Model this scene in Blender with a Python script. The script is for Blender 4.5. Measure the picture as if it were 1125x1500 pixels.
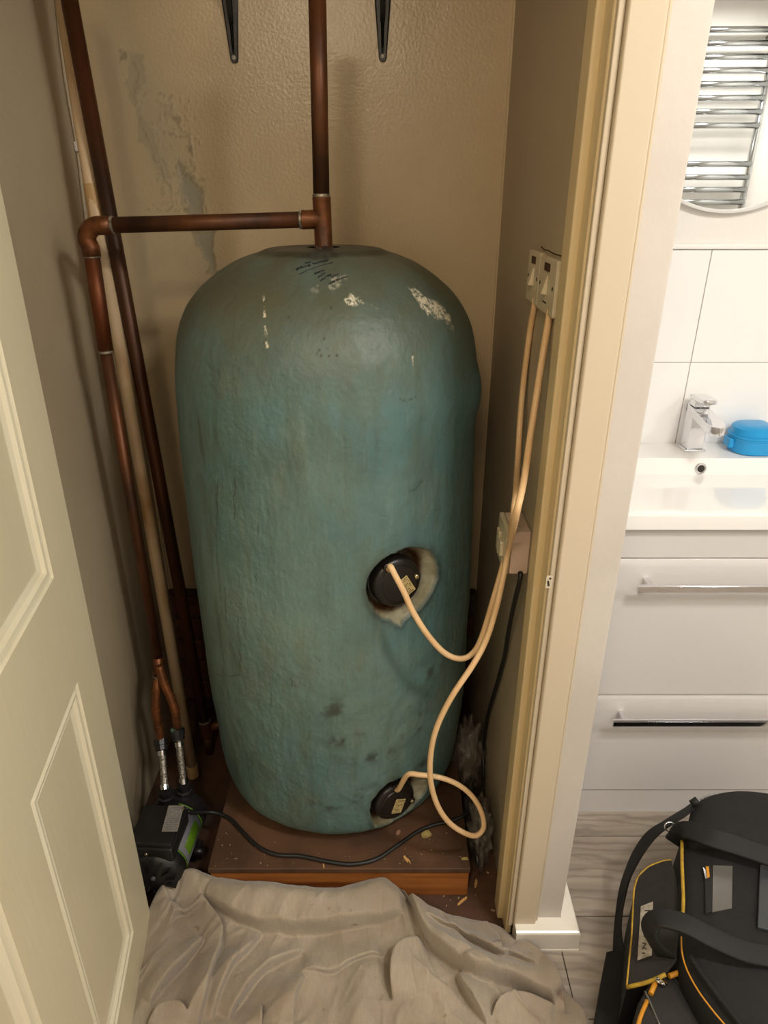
import bpy, bmesh, math, random
import numpy as np
from mathutils import Vector, Matrix, noise
random.seed(7); np.random.seed(7)
for o in list(bpy.data.objects): bpy.data.objects.remove(o)
S = bpy.context.scene
COL = S.collection
PI = math.pi

# ---------------------------------------------------------------- camera
W_, H_ = 1125, 1500
FPX, PITCH, CAMZ = 996.0, math.radians(25.1), 1.42
cs, sn = math.cos(PITCH), math.sin(PITCH)
cam_d = bpy.data.cameras.new('camera'); cam = bpy.data.objects.new('camera', cam_d); COL.objects.link(cam)
cam.location = (0, 0, CAMZ); cam.rotation_euler = (PI/2 - PITCH, 0, 0)
cam_d.sensor_fit = 'VERTICAL'; cam_d.sensor_height = 36; cam_d.lens = 36 * FPX / H_
cam_d.clip_start = .02; cam_d.clip_end = 50
S.camera = cam

# ---------------------------------------------------------------- world, light, exposure
S.view_settings.view_transform = 'Standard'; S.view_settings.look = 'None'
S.view_settings.gamma = 1; S.view_settings.use_curve_mapping = False
S.view_settings.exposure = 0.0
wd = bpy.data.worlds.new('world'); S.world = wd; wd.use_nodes = True
wd.node_tree.nodes['Background'].inputs[0].default_value = (1, .9, .78, 1)
wd.node_tree.nodes['Background'].inputs[1].default_value = 0.05
def area(name, loc, power, color, size, aim=(0, 0, -1)):
    l = bpy.data.lights.new(name, 'AREA'); l.shape = 'DISK'; l.size = size; l.energy = power; l.color = color
    o = bpy.data.objects.new(name, l); COL.objects.link(o); o.location = loc
    o.rotation_euler = Vector(aim).to_track_quat('-Z', 'Y').to_euler(); return o
area('hall_light', (-.28, -.62, 2.235), 23.5, (1, .82, .60), .34, (0, .55, -1))
area('basin_light', (.80, .20, 2.235), 26, (1, .96, .91), .34, (.02, .25, -1))
area('rear_fill_light', (1.65, -.20, 2.235), 14, (1, .96, .90), .30, (0, 0, -1))  # added fill: brightens the rear wall reflected in the mirror

# ---------------------------------------------------------------- projection helper: a photograph pixel and one known coordinate give a point
def ray(px, py):
    u = (px - W_/2)/FPX; v = (py - H_/2)/FPX
    return Vector((u, cs - v*sn, -(sn + v*cs)))
def at(px, py, X=None, Y=None, Z=None):
    r = ray(px, py)
    t = X/r.x if X is not None else Y/r.y if Y is not None else (Z - CAMZ)/r.z
    return Vector((r.x*t, r.y*t, CAMZ + r.z*t))

# ---------------------------------------------------------------- materials
def lin(c):
    if max(c) > 1: c = [q/255 for q in c]
    return tuple((q/12.92 if q <= .04045 else ((q+.055)/1.055)**2.4) for q in c) + (1,)
def mat(name, c1, c2=None, scale=8, detail=5, lo=.35, hi=.65, rough=.5, metal=0., bump=0., bscale=60, stretch=(1, 1, 1),
        spec=.5, coat=0., alpha=None, trans=0., rough2=None, c3=None, s3=3, sheen=0., emis=None):
    m = bpy.data.materials.new(name); m.use_nodes = True; nt = m.node_tree; N = nt.nodes; L = nt.links
    b = N['Principled BSDF']
    b.inputs['Base Color'].default_value = lin(c1); b.inputs['Roughness'].default_value = rough
    b.inputs['Metallic'].default_value = metal; b.inputs['Specular IOR Level'].default_value = spec
    b.inputs['Coat Weight'].default_value = coat; b.inputs['Transmission Weight'].default_value = trans
    b.inputs['Sheen Weight'].default_value = sheen
    if alpha is not None: b.inputs['Alpha'].default_value = alpha
    if emis: b.inputs['Emission Color'].default_value = lin(emis[0]); b.inputs['Emission Strength'].default_value = emis[1]
    tc = N.new('ShaderNodeTexCoord'); mp = N.new('ShaderNodeMapping'); mp.inputs['Scale'].default_value = stretch
    L.new(tc.outputs['Object'], mp.inputs[0])
    def nz(sc, det=5):
        n = N.new('ShaderNodeTexNoise'); n.inputs['Scale'].default_value = sc; n.inputs['Detail'].default_value = det
        L.new(mp.outputs[0], n.inputs['Vector']); return n.outputs['Fac']
    def ramp(src, a, bb):
        r = N.new('ShaderNodeMapRange'); r.inputs['From Min'].default_value = a; r.inputs['From Max'].default_value = bb
        L.new(src, r.inputs['Value']); return r.outputs[0]
    out = None
    if c2 is not None:
        f = ramp(nz(scale, detail), lo, hi)
        mx = N.new('ShaderNodeMix'); mx.data_type = 'RGBA'; L.new(f, mx.inputs[0])
        mx.inputs[6].default_value = lin(c1); mx.inputs[7].default_value = lin(c2); out = mx.outputs[2]
        if rough2 is not None:
            mr = N.new('ShaderNodeMix'); L.new(f, mr.inputs[0]); mr.inputs[2].default_value = rough; mr.inputs[3].default_value = rough2
            L.new(mr.outputs[0], b.inputs['Roughness'])
    if c3 is not None:
        f = ramp(nz(s3, 6), .52, .72)
        mx = N.new('ShaderNodeMix'); mx.data_type = 'RGBA'; L.new(f, mx.inputs[0])
        L.new(out, mx.inputs[6]); mx.inputs[7].default_value = lin(c3); out = mx.outputs[2]
    if out: L.new(out, b.inputs['Base Color'])
    if bump:
        bp = N.new('ShaderNodeBump'); bp.inputs['Strength'].default_value = 1; bp.inputs['Distance'].default_value = bump
        L.new(nz(bscale, 3), bp.inputs['Height']); L.new(bp.outputs[0], b.inputs['Normal'])
    m['out'] = 1
    return m
def tweak(m):
    nt = m.node_tree; return nt, nt.nodes, nt.links, nt.nodes['Principled BSDF']
def mixcol(nt, fac, a, c):
    mx = nt.nodes.new('ShaderNodeMix'); mx.data_type = 'RGBA'
    nt.links.new(fac, mx.inputs[0])
    if isinstance(a, tuple): mx.inputs[6].default_value = a
    else: nt.links.new(a, mx.inputs[6])
    if isinstance(c, tuple): mx.inputs[7].default_value = c
    else: nt.links.new(c, mx.inputs[7])
    return mx.outputs[2]

WALLC = (208, 187, 150)
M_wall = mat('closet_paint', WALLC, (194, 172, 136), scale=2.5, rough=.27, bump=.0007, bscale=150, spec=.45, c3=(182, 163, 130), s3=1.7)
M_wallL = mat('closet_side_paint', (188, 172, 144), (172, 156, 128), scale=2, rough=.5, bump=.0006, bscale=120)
M_white = mat('room_wall_paint', (242, 240, 236), (237, 234, 229), scale=3, rough=.55, bump=.0004, bscale=90)
M_cream = mat('cream_gloss', (210, 196, 172), (203, 188, 163), scale=4, rough=.32, bump=.0004, bscale=50, stretch=(1, 1, .2))
M_stub = mat('stub_paint', (208, 201, 192), (200, 192, 182), scale=5, rough=.42, bump=.0009, bscale=45)
M_yellow = mat('yellowed_gloss', (220, 198, 152), (212, 190, 146), scale=5, rough=.35, bump=.0004, bscale=70, stretch=(1, 1, .15), c3=(186, 158, 108), s3=6)
M_ceil = mat('ceiling_paint', (240, 236, 228), rough=.8)
M_door = mat('door_gloss', (231, 220, 188), (225, 213, 180), scale=3, rough=.36, bump=.0005, bscale=70, stretch=(1, 1, .12))
M_moulding = mat('moulding_gloss', (240, 232, 205), (234, 224, 194), scale=20, rough=.3, bump=.0006, bscale=80, stretch=(1, 1, .1))
M_copper = mat('tarnished_copper', (112, 66, 34), (58, 35, 19), scale=12, rough=.42, rough2=.55, metal=.45, bump=.0004, bscale=60, stretch=(1, 1, .5))
M_copper2 = mat('bright_copper', (132, 78, 40), (74, 44, 22), scale=26, rough=.36, rough2=.5, metal=.5, bump=.0004, bscale=90)
M_solder = mat('solder', (168, 156, 136), (70, 60, 44), scale=90, rough=.45, metal=.5, bump=.0015, bscale=150)
M_verdi = mat('verdigris', (90, 140, 116), (60, 70, 50), scale=120, rough=.8, bump=.002, bscale=150)
M_plastic_pipe = mat('aged_plastic_pipe', (216, 190, 154), (202, 173, 134), scale=6, rough=.42, c3=(168, 128, 84), s3=12, stretch=(1, 1, .5))
M_pipe_collar = mat('pipe_collar', (206, 172, 120), (184, 148, 98), scale=10, rough=.45)
M_blackp = mat('black_plastic', (24, 23, 24), (34, 32, 32), scale=30, rough=.38)
M_blackm = mat('black_metal', (30, 29, 28), (40, 38, 36), scale=20, rough=.42, metal=.2)
M_bake = mat('black_heater_cap', (16, 14, 13), (26, 21, 17), scale=18, rough=.34, bump=.0004, bscale=60)
M_darkrec = mat('dark_brown', (40, 26, 16), (70, 46, 26), scale=30, rough=.8)  # dark brown for the batten, heater flanges and plaster crack
M_label = mat('yellowed_label', (196, 176, 122), (170, 148, 96), scale=60, rough=.5)
M_ink = mat('printed_ink', (50, 38, 28), rough=.6)
M_pen = mat('marker_ink', (22, 22, 40), rough=.5)
M_silver = mat('silver_label', (170, 166, 156), (150, 146, 136), scale=60, rough=.4, metal=.3)
M_green = mat('green_label', (94, 134, 28), (82, 118, 22), scale=40, rough=.4)
M_greyband = mat('grey_label', (110, 110, 116), rough=.4)
M_brass = mat('screw_metal', (190, 175, 140), rough=.3, metal=.9)
M_greyscrew = mat('dull_screw', (150, 144, 134), rough=.5, metal=.3)
M_braid = mat('steel_braid', (190, 184, 172), (90, 84, 74), scale=300, rough=.35, metal=.8, bump=.0015, bscale=400)
M_cable = mat('white_cable', (232, 196, 148), (222, 182, 132), scale=20, rough=.42)
M_cable2 = mat('aged_cable', (222, 180, 128), (206, 160, 108), scale=20, rough=.42)
M_cableb = mat('black_cable', (26, 25, 25), rough=.45)
M_switch = mat('switch_plastic', (214, 200, 170), (206, 191, 160), scale=12, rough=.4)
M_box = mat('box_plastic', (222, 196, 176), (214, 186, 166), scale=10, rough=.4)
M_neon = mat('neon_lens', (58, 16, 16), rough=.5)
M_wood = mat('orange_pine', (176, 112, 54), (150, 90, 42), scale=7, rough=.42, stretch=(.6, 4, 9), bump=.0004, bscale=60, c3=(110, 56, 24), s3=5)
M_chip = mat('brown_chipboard', (98, 68, 46), (72, 50, 34), scale=9, rough=.6, bump=.0008, bscale=130, c3=(56, 38, 26), s3=4)
M_floorb = mat('dirty_boards', (92, 62, 42), (60, 42, 30), scale=7, rough=.75, bump=.0015, bscale=60, c3=(44, 32, 24), s3=5)
M_plank = mat('grey_plank', (178, 166, 152), (150, 139, 126), scale=5, detail=8, rough=.42, stretch=(.7, 7, 1), bump=.0003, bscale=60, c3=(136, 124, 112), s3=3)
M_brick = mat('old_brick', (112, 66, 44), (84, 50, 36), scale=30, rough=.9, bump=.003, bscale=80)
M_mortar = mat('mortar', (92, 80, 66), (70, 60, 50), scale=40, rough=.95, bump=.003, bscale=90)
M_cab = mat('white_gloss_cabinet', (218, 215, 213), rough=.16, coat=.4)
M_ceramic = mat('white_ceramic', (248, 247, 244), rough=.12, coat=.5)
M_tile = mat('white_tile', (250, 250, 249), rough=.14, coat=.3)
M_grout = mat('grout', (216, 210, 200), rough=.9)
M_chrome = mat('chrome', (225, 225, 228), rough=.07, metal=1)
M_chromed = mat('radiator_chrome', (190, 194, 196), rough=.15, metal=1)
M_mirror = mat('mirror_glass', (245, 247, 247), rough=.01, metal=1)
M_frame = mat('mirror_rim', (228, 228, 226), rough=.3)
M_dark = mat('dark_hole', (40, 34, 26), rough=.6)
M_blue = mat('blue_plastic', (30, 158, 222), (28, 150, 214), scale=6, rough=.3)
M_cloth = mat('dust_sheet_fabric', (178, 165, 146), (158, 144, 124), scale=5, rough=.92, bump=.0010, bscale=420, sheen=.3, c3=(138, 122, 104), s3=4)
M_bagf = mat('black_fabric', (17, 15, 15), (22, 20, 19), scale=40, rough=.8, bump=.0008, bscale=500)
M_bagg = mat('grey_bag_fabric', (44, 41, 38), (37, 34, 32), scale=40, rough=.8, bump=.0008, bscale=500)
M_web = mat('black_webbing', (21, 19, 18), (16, 14, 14), scale=60, rough=.7, bump=.0006, bscale=600)
M_pipingy = mat('yellow_piping', (196, 158, 48), (150, 118, 34), scale=60, rough=.6)
M_pipingo = mat('orange_zip', (206, 140, 34), rough=.5)
M_window = mat('clear_pocket', (96, 94, 88), rough=.22)
M_bpatch = mat('white_patch', (190, 182, 166), (150, 142, 126), scale=80, rough=.6)
M_film = mat('dusty_film', (150, 142, 130), (120, 110, 98), scale=14, rough=.2, alpha=.4, bump=.003, bscale=40)
M_filmd = mat('dark_film', (44, 42, 42), (70, 64, 60), scale=20, rough=.3, bump=.003, bscale=50)
M_chipy = mat('foam_crumb', (176, 158, 96), (150, 130, 76), scale=60, rough=.9)
M_sliver = mat('wood_sliver', (206, 160, 96), rough=.7)
M_speck = mat('plaster_specks', (168, 150, 120), rough=.9)
M_lamp = mat('lamp_diffuser', (255, 244, 225), rough=.6, emis=((255, 232, 196), 3))

# ---------------------------------------------------------------- object helpers
def link(name, me, m, parent=None, smooth=False):
    o = bpy.data.objects.new(name, me); COL.objects.link(o)
    if m and not me.materials: me.materials.append(m)
    if smooth:
        me.polygons.foreach_set('use_smooth', [True]*len(me.polygons))
    if parent:
        o.parent = parent; o.matrix_parent_inverse = parent.matrix_world.inverted() if False else Matrix.Translation(-parent.location) if parent.type == 'EMPTY' and not any(parent.rotation_euler) else Matrix()
    return o
def thing(name, label, cat, loc=(0, 0, 0), group=None):
    o = bpy.data.objects.new(name, None); COL.objects.link(o); o.location = loc; o.empty_display_size = .05
    return tag(o, label, cat, group)
def tag(o, label, cat, group=None, kind=None):
    o['label'] = label; o['category'] = cat
    if group: o['group'] = group
    if kind: o['kind'] = kind
    return o
def struct(o): o['kind'] = 'structure'; return o
def bmesh_obj(name, bm, m, parent=None, smooth=False, bevel=0, seg=2):
    me = bpy.data.meshes.new(name); bmesh.ops.recalc_face_normals(bm, faces=bm.faces); bm.to_mesh(me); bm.free()
    o = link(name, me, m, parent, smooth)
    if bevel: bev(o, bevel, seg)
    return o
def bev(o, w, seg=2):
    md = o.modifiers.new('bevel', 'BEVEL'); md.width = w; md.segments = seg; md.limit_method = 'ANGLE'; md.angle_limit = math.radians(35)
    o.data.polygons.foreach_set('use_smooth', [True]*len(o.data.polygons))
    md2 = o.modifiers.new('wn', 'WEIGHTED_NORMAL'); md2.keep_sharp = True
    return o
def bx(bm, x0, x1, y0, y1, z0, z1):
    v = [bm.verts.new(p) for p in ((x0,y0,z0),(x1,y0,z0),(x1,y1,z0),(x0,y1,z0),(x0,y0,z1),(x1,y0,z1),(x1,y1,z1),(x0,y1,z1))]
    for f in ((0,3,2,1),(4,5,6,7),(0,1,5,4),(1,2,6,5),(2,3,7,6),(3,0,4,7)): bm.faces.new([v[i] for i in f])
def box(name, x0, x1, y0, y1, z0, z1, m, parent=None, bevel=0, seg=2):
    bm = bmesh.new(); bx(bm, x0, x1, y0, y1, z0, z1); return bmesh_obj(name, bm, m, parent, bevel=bevel, seg=seg)
def smooth_path(pts, n=8):
    pts = [Vector(p) for p in pts]
    if len(pts) < 3: return pts
    out = []
    P = [pts[0]*2 - pts[1]] + pts + [pts[-1]*2 - pts[-2]]
    for i in range(1, len(P)-2):
        a, b, c, d = P[i-1:i+3]
        for k in range(n):
            t = k/n
            out.append(.5*((2*b) + (c-a)*t + (2*a-5*b+4*c-d)*t*t + (3*b-a-3*c+d)*t**3))
    out.append(pts[-1]); return out
def frames(pts):
    T = [(pts[min(i+1, len(pts)-1)] - pts[max(i-1, 0)]).normalized() for i in range(len(pts))]
    n = T[0].orthogonal().normalized(); fr = []
    for t in T:
        n = (n - t*n.dot(t)).normalized(); fr.append((n, t.cross(n)))
    return fr
def tube_bm(bm, pts, r, seg=14, caps=True):
    pts = [Vector(p) for p in pts]; fr = frames(pts); rings = []
    for i, (p, (a, b)) in enumerate(zip(pts, fr)):
        rr = r[i] if isinstance(r, (list, tuple)) else r
        rings.append([bm.verts.new(p + (a*math.cos(q) + b*math.sin(q))*rr) for q in [2*PI*k/seg for k in range(seg)]])
    for A, B in zip(rings, rings[1:]):
        for k in range(seg): bm.faces.new((A[k], A[(k+1) % seg], B[(k+1) % seg], B[k]))
    if caps: bm.faces.new(rings[0][::-1]); bm.faces.new(rings[-1])
def tube(name, pts, r, m, parent=None, seg=14, sm=0):
    if sm:
        pts = smooth_path(pts, sm)
    bm = bmesh.new(); tube_bm(bm, pts, r, seg); o = bmesh_obj(name, bm, m, parent)
    me = o.data; me.polygons.foreach_set('use_smooth', [len(p.vertices) == 4 for p in me.polygons]); return o
def ribbon(name, pts, ups, w, th, m, parent=None, sm=6):
    """flat strap of width w and thickness th along pts; ups gives the flat side's normal at each point"""
    P = smooth_path(pts, sm); U = smooth_path(ups, sm); ws = w if isinstance(w, (list, tuple)) else [w]*len(pts)
    ws = [q.x for q in smooth_path([Vector((x, 0, 0)) for x in ws], sm)]
    bm = bmesh.new(); rings = []
    for i, p in enumerate(P):
        t = (P[min(i+1, len(P)-1)] - P[max(i-1, 0)]).normalized(); u = U[i]; u = (u - t*u.dot(t)).normalized(); s = t.cross(u)
        ring = []
        for a, b in ((-1, -.3), (-.96, .5), (-.8, .62), (.8, .62), (.96, .5), (1, -.3), (.8, -.5), (-.8, -.5)): ring.append(bm.verts.new(p + s*a*ws[i]/2 + u*b*th))
        rings.append(ring)
    for A, B in zip(rings, rings[1:]):
        for k in range(8): bm.faces.new((A[k], A[(k+1) % 8], B[(k+1) % 8], B[k]))
    bm.faces.new(rings[0][::-1]); bm.faces.new(rings[-1])
    return bmesh_obj(name, bm, m, parent, smooth=True)
def lathe(name, prof, origin, axis, m, parent=None, seg=32, smooth=True):
    """prof = [(r, h)] turned about axis from origin"""
    ax = Vector(axis).normalized(); a = ax.orthogonal().normalized(); b = ax.cross(a); o = Vector(origin)
    bm = bmesh.new(); rings = []
    for r, h in prof:
        rings.append([bm.verts.new(o + ax*h + (a*math.cos(q) + b*math.sin(q))*max(r, 1e-5)) for q in [2*PI*k/seg for k in range(seg)]])
    for A, B in zip(rings, rings[1:]):
        for k in range(seg): bm.faces.new((A[k], A[(k+1) % seg], B[(k+1) % seg], B[k]))
    bm.faces.new(rings[0][::-1]); bm.faces.new(rings[-1])
    ob = bmesh_obj(name, bm, m, parent, smooth=smooth)
    if smooth:
        md = ob.modifiers.new('es', 'EDGE_SPLIT'); md.split_angle = math.radians(40)
    return ob
def prism(name, outline, z0, z1, m, parent=None, bevel=0, seg=2, xf=None):
    bm = bmesh.new(); lo = [bm.verts.new((x, y, z0)) for x, y in outline]; hi = [bm.verts.new((x, y, z1)) for x, y in outline]
    n = len(outline); bm.faces.new(lo[::-1]); bm.faces.new(hi)
    for k in range(n): bm.faces.new((lo[k], lo[(k+1) % n], hi[(k+1) % n], hi[k]))
    if xf is not None: bm.transform(xf)
    return bmesh_obj(name, bm, m, parent, bevel=bevel, seg=seg)
def basis(o, x, y, z):
    x, y, z, o = Vector(x), Vector(y), Vector(z), Vector(o)
    return Matrix(((x.x, y.x, z.x, o.x), (x.y, y.y, z.y, o.y), (x.z, y.z, z.z, o.z), (0, 0, 0, 1)))
def rrect(w, h, r, n=5, cx=0, cy=0):
    out = []
    for (sx, sy, a0) in ((1, 1, 0), (-1, 1, PI/2), (-1, -1, PI), (1, -1, 1.5*PI)):
        for k in range(n+1):
            a = a0 + k/n*PI/2; out.append((cx + sx*(w/2-r) + r*math.cos(a), cy + sy*(h/2-r) + r*math.sin(a)))
    return out
def grid_mesh(name, P, m, parent=None, attr=None, wrap=False, keep=None):
    """P: (n, m, 3) array -> quad mesh; attr: (n, m, 4) colours stored as 'mask'"""
    n, k = P.shape[:2]; idx = np.arange(n*k).reshape(n, k)
    if wrap: idx = np.concatenate([idx, idx[:, :1]], 1)
    a, b, c, d = idx[:-1, :-1], idx[:-1, 1:], idx[1:, 1:], idx[1:, :-1]
    F = np.stack([a, b, c, d], -1).reshape(-1, 4)
    if keep is not None: F = F[keep.reshape(-1)[F].all(1)]
    me = bpy.data.meshes.new(name); me.from_pydata(P.reshape(-1, 3).tolist(), [], F.tolist())
    if attr is not None:
        at_ = me.color_attributes.new('mask', 'FLOAT_COLOR', 'POINT'); at_.data.foreach_set('color', attr.reshape(-1).astype(np.float32))
    return link(name, me, m, parent, smooth=True)
def segdist(Px, Py, poly):
    """distance and side to an open polyline"""
    best = np.full(Px.shape, 1e9); side = np.zeros(Px.shape); tt = np.zeros(Px.shape); n = len(poly)-1
    for i in range(n):
        (ax, ay), (bx_, by) = poly[i], poly[i+1]; dx, dy = bx_-ax, by-ay
        t = np.clip(((Px-ax)*dx + (Py-ay)*dy)/(dx*dx+dy*dy+1e-12), 0, 1)
        d = np.hypot(Px-ax-t*dx, Py-ay-t*dy); s = np.sign((Px-ax)*dy - (Py-ay)*dx)
        m = d < best; best = np.where(m, d, best); side = np.where(m, s, side); tt = np.where(m, (i+t)/n, tt)
    return best, side, tt
def inside(Px, Py, poly):
    r = np.zeros(Px.shape, bool); n = len(poly)
    for i in range(n):
        (ax, ay), (bx_, by) = poly[i], poly[(i+1) % n]
        if ay == by: continue
        c = ((ay > Py) != (by > Py)) & (Px < (bx_-ax)*(Py-ay)/(by-ay) + ax); r ^= c
    return r
def polydist(Px, Py, poly):
    d, _, _ = segdist(Px, Py, list(poly)+[poly[0]]); return np.where(inside(Px, Py, poly), -d, d)
def noise2(X, Y, s, seed=0):
    out = np.zeros(X.size); xf, yf = X.reshape(-1)*s, Y.reshape(-1)*s
    for i in range(X.size): out[i] = noise.noise((xf[i], yf[i], seed*7.3))
    return out.reshape(X.shape)
def vnoise(X, Y, s, seed=0):
    """quick value noise in numpy"""
    rs = np.random.RandomState(seed+11); T = rs.rand(256, 256)*2-1
    x, y = X*s + seed*3.1, Y*s + seed*5.7; xi, yi = np.floor(x).astype(int), np.floor(y).astype(int); fx, fy = x-xi, y-yi
    fx, fy = fx*fx*(3-2*fx), fy*fy*(3-2*fy); g = lambda a, b: T[a % 256, b % 256]
    return (g(xi, yi)*(1-fx)*(1-fy) + g(xi+1, yi)*fx*(1-fy) + g(xi, yi+1)*(1-fx)*fy + g(xi+1, yi+1)*fx*fy)
def fbm(X, Y, s, seed=0, o=4):
    return sum(vnoise(X, Y, s*2**k, seed+k)/2**k for k in range(o))

# ================================================================ SETTING
YB = 1.66           # back wall
XR = .262           # closet right wall
XL = -.612          # closet left wall
YF = .922           # front plane of the closet wall
ZC = 2.26
XW0, XW1, YW0 = -1.5, 2.15, -.72
nt, N, L, b = tweak(M_plank)
tc = [q for q in N if q.type == 'TEX_COORD'][0]; src = b.inputs['Base Color'].links[0].from_socket
mp = N.new('ShaderNodeMapping'); mp.inputs['Scale'].default_value = (1, 4, 1); L.new(tc.outputs['Object'], mp.inputs[0])
wv = N.new('ShaderNodeTexWave'); wv.wave_type = 'RINGS'; wv.rings_direction = 'Z'; wv.inputs['Scale'].default_value = 3; wv.inputs['Distortion'].default_value = 11; wv.inputs['Detail'].default_value = 4; wv.inputs['Detail Scale'].default_value = 1.4
L.new(mp.outputs[0], wv.inputs['Vector']); mr = N.new('ShaderNodeMapRange'); mr.inputs['From Min'].default_value = .55; mr.inputs['From Max'].default_value = 1; mr.inputs['To Max'].default_value = .42; L.new(wv.outputs['Fac'], mr.inputs['Value'])
L.new(mixcol(nt, mr.outputs[0], src, lin((112, 100, 90))), b.inputs['Base Color'])
def dressed_material(base, name):
    """closet back wall paint with the peeled patches held in the mask attribute"""
    m = base.copy(); m.name = name; nt, N, L, b = tweak(m)
    a = N.new('ShaderNodeAttribute'); a.attribute_name = 'mask'; sp = N.new('ShaderNodeSeparateColor'); L.new(a.outputs['Color'], sp.inputs[0])
    src = b.inputs['Base Color'].links[0].from_socket
    c = mixcol(nt, sp.outputs[0], src, lin((152, 146, 126))); c = mixcol(nt, sp.outputs[1], c, lin((120, 104, 80)))
    c = mixcol(nt, sp.outputs[2], c, lin((168, 158, 132)))
    L.new(c, b.inputs['Base Color']); return m
# back wall of the closet: fine grid with peeled plaster
nx, nz_ = 300, 420
gx = np.linspace(XL-.02, XR+.01, nx); gz = np.linspace(.40, 2.25, nz_)
GX, GZ = np.meshgrid(gx, gz)
def wp(*q): return [(at(x, y, Y=YB).x, at(x, y, Y=YB).z) for x, y in q]
wx = GX + .010*vnoise(GX, GZ, 40, 3) + .004*vnoise(GX, GZ, 120, 5); wz = GZ + .010*vnoise(GX, GZ, 40, 8) + .004*vnoise(GX, GZ, 120, 9)
peel = np.zeros(GX.shape); crack = np.zeros(GX.shape)
polys = [wp((262,235),(280,250),(292,285),(298,315),(275,314),(266,270)), wp((288,335),(312,338),(318,400),(306,396),(292,352)),
         wp((172,66),(182,70),(178,84),(171,82)), wp((190,70),(212,75),(210,110),(196,150),(186,110)), wp((205,155),(222,200),(250,262),(236,262),(210,210),(198,170))]
for k, pl in enumerate(polys):
    d = polydist(wx, wz, pl); s = 1/(1+np.exp(np.clip(d/.0016, -30, 30))); peel = np.maximum(peel, s*(1 if k < 3 else .5)); crack = np.maximum(crack, np.exp(-(d/.0022)**2)*(.75 if k < 3 else .3))
for ln in (wp((176,64),(172,84)), wp((196,92),(200,150),(214,205),(235,255),(252,285)), wp((262,235),(275,255),(290,262),(300,300),(310,330),(318,390)),
           wp((225,150),(240,160),(262,172),(272,190),(280,220),(288,250)), wp((228,140),(246,142),(250,136)), wp((240,190),(262,200),(280,195)), wp((222,300),(240,310),(262,302))):
    d, _, t = segdist(wx, wz, ln); crack = np.maximum(crack, np.exp(-(d/.0018)**2)*(.5 + .5*(vnoise(GX, GZ, 60, 4) > -.1)))
reg = polydist(GX, GZ, wp((215,130),(285,150),(305,290),(300,335),(215,320),(235,250),(205,160))); regm = np.clip(1-reg/.012, 0, 1)
rid = np.clip(1-np.abs(fbm(wx, wz, 55, 12, 2))*9, 0, 1)*regm; crack = np.maximum(crack, rid*.5)
stain = np.clip(1-np.abs(GX-(-.52+.12*(1.75-GZ)))/.12, 0, 1)*np.clip((GZ-1.0)/.3, 0, 1)*(.5+.5*vnoise(GX, GZ, 9, 2))
wave = .0012*fbm(GX, GZ, 5, 20, 3)
P = np.stack([GX, YB + peel*.0012 - rid*.0012 - crack*.0008 + wave*.6, GZ], -1)
wb = grid_mesh('wall_back', P, dressed_material(M_wall, 'closet_back_paint'), attr=np.stack([peel*.9, crack*.75, np.clip(stain, 0, 1)*.8, crack*0+1], -1)); struct(wb)
wb_low = struct(box('wall_back_lower', XL-.05, XR+.02, YB+.012, YB+.1, 0, ZC, M_mortar))
rail = box('timber_batten', XL-.01, XR, YB-.006, YB+.012, .385, .402, M_darkrec, wb_low)
k = 0
me_b = None
for row in range(5):
    xx = XL - .1*(row % 2)
    while xx < XR:
        x0, x1 = max(xx, XL), min(xx+.205, XR); xx += .215
        if x1-x0 < .03: continue
        z0 = .005 + row*.076; box('brick', x0, x1, YB-.002+random.uniform(-.002, .003), YB+.03, z0, z0+.064, M_brick, wb_low, bevel=.004, seg=1)
bwr = struct(box('wall_back_bathroom', XR+.1, XW1, YB, YB+.1, 0, ZC, M_white))
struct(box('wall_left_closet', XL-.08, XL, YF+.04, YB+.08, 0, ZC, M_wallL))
struct(box('trim_corner', XR-.004, XR, YB-.005, YB+.004, .4, ZC, M_wall))
struct(box('trim_corner_left', XL, XL+.004, YB-.005, YB+.004, .4, ZC, M_wall))
# partition between the closet and the basin (its front end is the white stub) : closet side and room side
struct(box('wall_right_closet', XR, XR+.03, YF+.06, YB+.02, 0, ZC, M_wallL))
stub = struct(box('wall_partition', XR+.03, .368, YF, YB, .0, ZC, M_stub, bevel=.004))
# architrave and door lining
struct(box('trim_architrave', .2675, .313, YF-.014, YF+.004, .044, 2.07, M_cream, bevel=.004))
struct(box('trim_architrave_bead', .3135, .3185, YF-.007, YF+.002, .044, 2.07, M_cream, bevel=.002))
struct(box('trim_lining_right', .2555, .268, YF+.003, YF+.075, 0, 2.02, M_yellow, bevel=.003))
struct(box('trim_lining_edge', .2585, .2672, YF-.006, YF+.004, 0.04, 2.02, M_cream, bevel=.002))
struct(box('trim_doorstop_right', .2445, .258, YF+.036, YF+.078, 0, 2.0, M_yellow, bevel=.003))
struct(box('trim_lining_left', -.575, -.548, YF+.003, YF+.105, 0, 2.02, M_cream, bevel=.003))
struct(box('trim_lining_head', -.575, .268, YF+.003, YF+.105, 2.02, 2.045, M_cream, bevel=.003))
struct(box('trim_architrave_head', -.64, .318, YF-.014, YF-.001, 2.045, 2.10, M_cream, bevel=.004))
struct(box('wall_front_left', XW0, -.575, YF, YF+.08, 0, ZC, M_white))
struct(box('wall_front_over_door', -.575, .29, YF, YF+.08, 2.045, ZC, M_white))
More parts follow.
